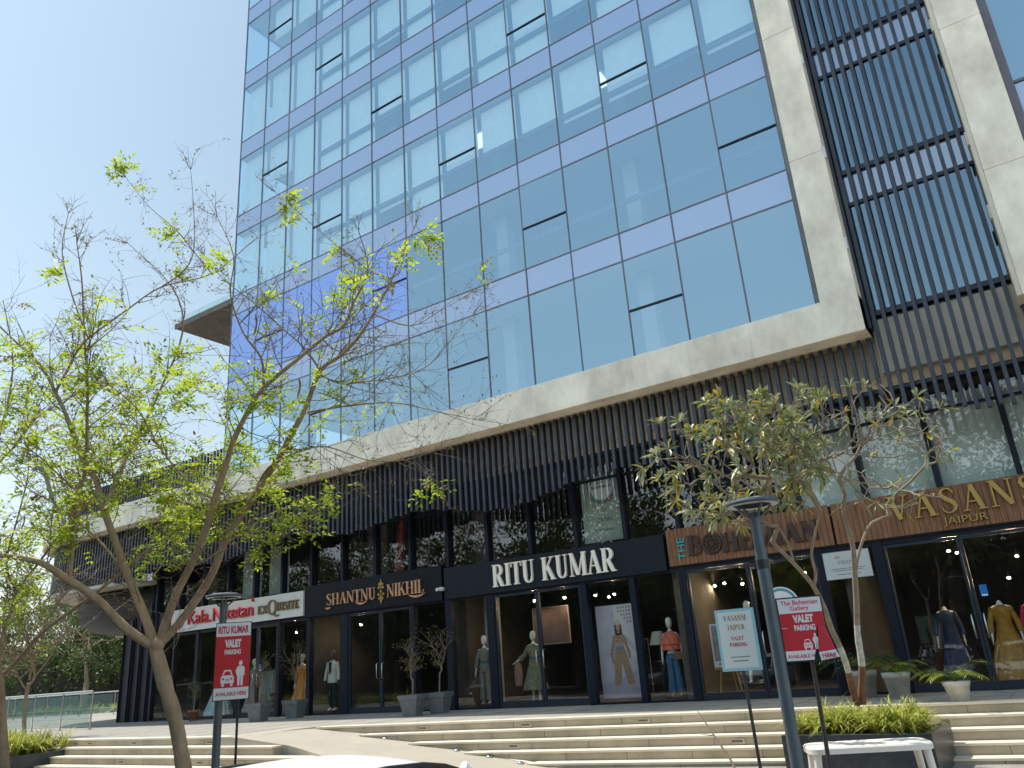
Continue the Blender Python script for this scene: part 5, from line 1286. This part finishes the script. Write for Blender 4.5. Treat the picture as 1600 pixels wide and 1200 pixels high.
# poster of a standing woman in the Ritu Kumar window
ps = thing('window_poster', 'tall lilac fashion poster of a standing woman in a patterned trouser suit', 'poster', (-9.62, YG+.22, .12)); 
MB().box(-.52, .52, 0, .02, 0, 2.22).build('sheet', mat('poster_ground', (.42, .38, .44), .5, var=.18, scale=1.3), ps)
def flat(m_, pts, k, nm): MB().front(pts, -.001-.0006*k, .0005).build(nm, m_, ps)
pbl = mat('poster_building', (.55, .50, .50), .5); pdk = mat('poster_dark', (.18, .15, .19), .5); psk = mat('poster_skin', (.42, .24, .16), .5); pcl = patt('poster_cloth', (.42, .27, .17), (.20, .11, .07), 26); phr = mat('poster_hair', (.05, .03, .03), .5)
flat(pbl, [(.0, 1.75), (.5, 1.2), (.5, 2.2), (.0, 2.2)], 0, 'building_print')
for i in range(6):
    for j in range(5): flat(pdk, [(.03+i*.08, 2.12-j*.09), (.03+i*.08+.04, 2.12-j*.09), (.03+i*.08+.04, 2.17-j*.09), (.03+i*.08, 2.17-j*.09)], 1, 'window_print') if i > j*.9 else None
flat(pbl, [(.12, 1.2), (.5, .9), (.5, 1.05), (.15, 1.42)], 1, 'ramp_print')
flat(mat('poster_floor', (.34, .29, .35), .5), [(-.52, 0), (.52, 0), (.52, .62), (-.52, .30)], 0, 'floor_print')
cx0 = .08
sh_ = lambda pts: [(cx0+a, b) for a, b in pts]
flat(phr, sh_([(-.10, 1.50), (-.02, 1.47), (.10, 1.50), (.10, 1.70), (.05, 1.83), (-.05, 1.83), (-.10, 1.72)]), 2, 'hair')
flat(psk, sh_([(-.05, 1.62), (0, 1.56), (.05, 1.62), (.055, 1.74), (0, 1.79), (-.055, 1.74)]), 3, 'face'); flat(psk, sh_([(-.03, 1.52), (.03, 1.52), (.03, 1.60), (-.03, 1.60)]), 3, 'neck')
flat(mat('poster_cap', (.5, .42, .36), .5), sh_([(-.07, 1.73), (.07, 1.73), (.06, 1.84), (0, 1.88), (-.06, 1.84)]), 4, 'headscarf')
flat(pcl, sh_([(-.17, 1.46), (-.05, 1.52), (.05, 1.52), (.16, 1.46), (.13, 1.30), (-.13, 1.30)]), 2, 'top'); flat(psk, sh_([(-.11, 1.21), (.11, 1.21), (.12, 1.30), (-.12, 1.30)]), 2, 'waist')
flat(mat('poster_belt', (.08, .2, .36), .5), sh_([(-.13, 1.14), (.13, 1.14), (.12, 1.21), (-.12, 1.21)]), 3, 'belt')
flat(pcl, sh_([(-.14, 1.14), (.14, 1.14), (.33, .32), (.13, .30), (.02, .85), (-.06, .30), (-.25, .30)]), 2, 'trousers')
flat(pcl, sh_([(-.17, 1.46), (-.12, 1.28), (-.20, 1.0), (-.17, .80), (-.25, .82), (-.29, 1.02)]), 2, 'sleeve'); flat(pcl, sh_([(.16, 1.46), (.12, 1.28), (.22, 1.02), (.20, .92), (.27, .92), (.28, 1.06)]), 2, 'sleeve')
flat(psk, sh_([(-.20, .80), (-.16, .70), (-.21, .66), (-.24, .80)]), 3, 'hand')
flat(psk, sh_([(-.20, .30), (-.13, .30), (-.13, .14), (-.22, .10)]), 3, 'foot'); flat(psk, sh_([(.20, .32), (.26, .32), (.27, .16), (.20, .18)]), 3, 'foot')
# floor lamp, easel with poster, door posters and stickers
fl = thing('floor_lamp', 'floor lamp with pale tapered shade on a dark stem beside the coral mannequin', 'lamp', (-8.72, YG+.75, .02))
MB().tube([(0, 0, 0), (0, 0, 1.32)], .016, 8).build('stem', blackpl, fl); MB().loft([(0, .14, .14), (.03, .13, .13)], 20).build('base', blackpl, fl); MB().loft([(1.28, .23, .23), (1.60, .13, .13)], 24, cap=False).build('shade', mat('shade_cloth', (.46, .43, .36), .8, var=.15), fl)
ea = thing('easel', 'wooden easel standing behind the white Vasansi sign', 'easel', (-6.95, YG+.55, .02))
for x0_, y0_ in ((-.28, 0), (.28, 0), (0, .45)): MB().tube([(x0_, y0_, 0), (x0_*.15, .05, 1.55)], .02, 6).build('leg', mat('easel_wood', (.42, .25, .09), .6), ea)
MB().box(-.32, .32, -.03, .0, .62, .66).build('ledge', MATS['easel_wood'], ea)
pe = thing('framed_poster', 'small framed fashion poster propped on the wooden easel', 'poster', (-6.95, YG+.50, .69))
MB().box(-.30, .30, 0, .02, 0, .98).build('frame', signwhite, pe); MB().box(-.26, .26, -.003, -.0002, .14, .94).build('print', mat('poster_ground2', (.30, .26, .28), .5, var=.4, scale=5), pe)
MB().front([(-.08, .22), (.10, .22), (.09, .60), (.05, .78), (-.04, .78), (-.09, .60)], -.006, -.003).build('figure_print', pcl, pe); ftext(pe, 'KUMAR', -.18, .22, .04, .10, textgrey, -.001)
wp = thing('wall_panel', 'framed pinkish panel hanging inside behind the left Ritu Kumar door', 'picture', (-12.55, YG+1.9, 1.55)); MB().box(-.62, .62, 0, .03, 0, 1.05).build('frame', mat('panel_frame', (.4, .32, .3), .5), wp); MB().box(-.59, .59, -.006, -.0002, .03, 1.02).build('print', mat('panel_print', (.16, .11, .11), .5, var=.2), wp)
sk = thing('round_window_sign', 'round white shop sticker with teal ring on the Bohemian window', 'sign', (-5.28, YG-.05, 1.92))
def disc(m_, r, k, nm, par, cz=0): MB().front([(r*math.cos(a), cz+r*math.sin(a)) for a in np.linspace(0, 2*PI, 41)[:-1]], -.002-.001*k, -.0005-.001*k+.0006).build(nm, m_, par)
disc(signwhite, .40, 0, 'disc', sk); disc(mat('sticker_teal', (.08, .30, .36), .5), .37, 1, 'ring', sk); disc(signwhite, .31, 2, 'disc', sk)
ftext(sk, 'THE', -.10, .10, .06, .12, textgrey, -.006); ftext(sk, 'BOHEMIAN', -.27, .27, -.06, .03, textgrey, -.006); ftext(sk, 'GALLERY', -.12, .12, -.16, -.10, textpink, -.006)
nw = thing('notice_board', 'white rectangular notice with pink emblem hung at the top of the window left of the Vasansi doors', 'sign', (-3.72, YG-.10, 2.32)); nw['label'] = 'white notice with small pink emblem hung high on the window left of Vasansi doors'
MB().box(-.49, .49, -.012, 0, 0, .60).build('frame', blackpl, nw); MB().box(-.475, .475, -.016, -.0125, .015, .585).build('sheet', mat('notice_sheet', (.50, .53, .52), .5), nw)
serif('lettering', 'VASANSI', .085, textgrey, nw, 0, -.016, .36, .001, 1, bold=.8)
for s in (-1, 1):
    q = MB()
    for k in range(5): a = PI*(.1+.2*k); q.front([(s*.18+0, .44), (s*.18+.06*math.cos(a-.15), .44+.06*math.sin(a-.15)), (s*.18+.075*math.cos(a), .44+.075*math.sin(a)), (s*.18+.06*math.cos(a+.15), .44+.06*math.sin(a+.15))], -.0185, -.0162)
    q.build('emblem', textpink, nw)
for z, a in ((.22, .36), (.18, .30), (.10, .24)): MB().box(-a, a, -.0175, -.0162, z, z+.012).build('small_print', textgrey, nw)
bl = thing('door_sticker', 'small blue and white sticker on the right Vasansi door', 'sticker', (-1.32, YG-.035, 1.72)); MB().box(-.065, .065, -.003, 0, 0, .22).build('sheet', mat('blue_print', (.01, .16, .48), .5), bl); MB().box(-.05, .05, -.005, -.0032, .01, .04).build('strip', signwhite, bl)
bl = thing('door_sticker', 'small blue and white sticker on the right Kala Niketan door', 'sticker', (-23.0, YG-.035, 1.45)); MB().box(-.065, .065, -.003, 0, 0, .22).build('sheet', MATS['blue_print'], bl); MB().box(-.05, .05, -.005, -.0032, .01, .04).build('strip', signwhite, bl)
# upper-window banner of the gallery
ub = thing('window_banner', 'tall pale banner with round Bohemian emblem behind the upper window over Ritu Kumar', 'banner', (-9.55, YG+.12, 3.95))
MB().box(-.62, .66, 0, .01, 0, 2.0).build('sheet', mat('banner_sheet', (.36, .40, .36), .6, var=.1), ub)
for rr_, k, mm in ((.44, 0, mat('banner_orange', (.45, .12, .03), .6, col2=(.04, .25, .30), scale=2.5)), (.36, 1, MATS['sticker_teal']), (.33, 2, signwhite)): MB().front([(.02+rr_*math.cos(a), 1.42+rr_*math.sin(a)) for a in np.linspace(0, 2*PI, 33)[:-1]], -.002-.001*k, -.0012-.001*k+.0004).build('emblem', mm, ub)
ftext(ub, 'BOHEMIAN', -.28, .32, 1.40, 1.48, textgrey, -.006); ftext(ub, 'THE', -.12, .10, 1.53, 1.58, textgrey, -.006)
serif('lettering', 'ART', .10, textgrey, ub, .02, 0, .82, .002, bold=.8)
ftext(ub, 'CULTURE', -.22, .26, .52, .62, textgrey, -.002); ftext(ub, 'EXPERIENCE', -.26, .30, .26, .33, textgrey, -.002)
# red garment hanging in the upper window on the left, shelf of goods, clothes rails
for lab, x, col in (('dark red saree on a hanger in the upper window over Kala Niketan', -22.7, mat('dark_red_cloth', (.20, .015, .03), .7, var=.3)), ('dark red saree on a hanger in the upper window over Shantnu Nikhil', -17.0, MATS['dark_red_cloth'])):
    h_ = thing('hanging_saree', lab, 'clothing', (x, YG+.45, 3.95)); q = MB(); q.loft([(.1, .20, .05, -.12), (.8, .17, .06, -.04), (1.5, .13, .05, .04), (1.95, .03, .03, .12)], 24, wav=.12, k=7); q.build('cloth', col, h_); MB().tube([(.12, 0, 1.94), (.12, 0, 2.15)], .01, 6).build('hook', steel, h_)
rng = random.Random(77)
def rail(label, x, y, w, cols):
    t = thing('clothes_rail', label, 'clothes rail', (x, y, .02)); MB().tube([(-w/2, 0, 0), (-w/2, 0, 1.5), (w/2, 0, 1.5), (w/2, 0, 0)], .016, 6).build('rail', steel, t)
    n = int(w/.09)
    for i in range(n):
        xx = -w/2+.06+i*.09; q = MB(); L = rng.uniform(.8, 1.15); q.loft([(1.46-L, .035, .22), (1.2, .03, .2), (1.42, .025, .17), (1.47, .01, .03)], 10, c=(xx, 0)); q.build('garment', rng.choice(cols), t)
rail('clothes rail with brown and pink garments inside the Ritu Kumar shop', -11.2, 22.2, 1.6, [coral, kaftan, mustard, bluept])
rail('clothes rail with bright garments inside the Vasansi shop', 1.0, 20.6, 1.4, [magenta, mustard, orange, denim])
rail('clothes rail with pale garments inside the Kala Niketan shop', -26.6, 21.5, 1.6, [paleblue, ivory, orange])
# warm spotlights under the shop ceilings
def spots(shop, pts, strength=None):
    for x, y, z in pts:
        z = z-.32; t = thing('ceiling_spotlight', 'small warm spotlight glowing under the ceiling inside the %s shop' % shop, 'spotlight', (x, y, z), group='spotlights inside the %s shop' % shop)
        MB().tube([(0, 0, .16), (0, 0, .05)], .012, 6).build('stem', blackpl, t); MB().tube([(0, .02, .07), (0, -.03, .0)], [.04, .05], 10, cap=False).build('housing', blackpl, t)
        MB().tube([(0, -.028, .008), (0, -.034, -.004)], .026, 10).build('bulb', warmlamp, t)
spots('Ritu Kumar', [(-11.9, 20.2, 3.1), (-11.1, 20.6, 3.1), (-10.7, 21.0, 3.1), (-11.3, 21.8, 3.1), (-12.8, 20.0, 3.1)])
spots('Bohemian', [(-7.2, 20.4, 3.0), (-6.6, 20.0, 2.9), (-6.2, 20.8, 3.0), (-6.0, 20.4, 2.7), (-5.2, 20.6, 3.05), (-4.6, 20.3, 3.05), (-4.3, 20.9, 3.05), (-7.9+.25, 20.9, 3.0)])
spots('Vasansi', [(-1.9, 20.0, 3.1), (-1.75, 20.1, 3.05), (-.7, 21.0, 2.9), (-.3, 21.6, 2.9), (-.2, 21.7, 2.8), (-1.0, 21.8, 2.5)])
spots('Kala Niketan', [(-23.0, 20.0, 3.0), (-22.6, 20.2, 3.0), (-22.2, 20.0, 3.0), (-21.7, 20.4, 3.05), (-21.3, 20.4, 3.05)])
spots('Shantnu Nikhil', [(-15.6, 20.5, 3.0), (-19.8, 20.0, 3.0)])
sc = thing('security_camera', 'small white security camera between the black and navy shop boards', 'camera', (-14.86, YG-.24, 3.28)); MB().box(-.05, .05, -.02, .1, -.05, .05).build('mount', signwhite, sc); MB().tube([(-.02, -.02, 0), (-.06, -.14, -.02)], .045, 12).build('housing', signwhite, sc)
bpx = thing('bare_branch', 'dry broken branch leaning on the right flight of steps', 'branch', (-4.9, 13.2, GROUND+.14), world=False); MB().tube([(-.75, .5, .85), (-.4, .2, .5), (-.1, 0, .15), (0, -.1, 0)], [.008, .014, .018, .02], 6).build('stick', twigm, bpx); MB().tube([(-.4, .2, .5), (-.62, .2, .52)], [.01, .004], 5).build('side_twig', twigm, bpx)
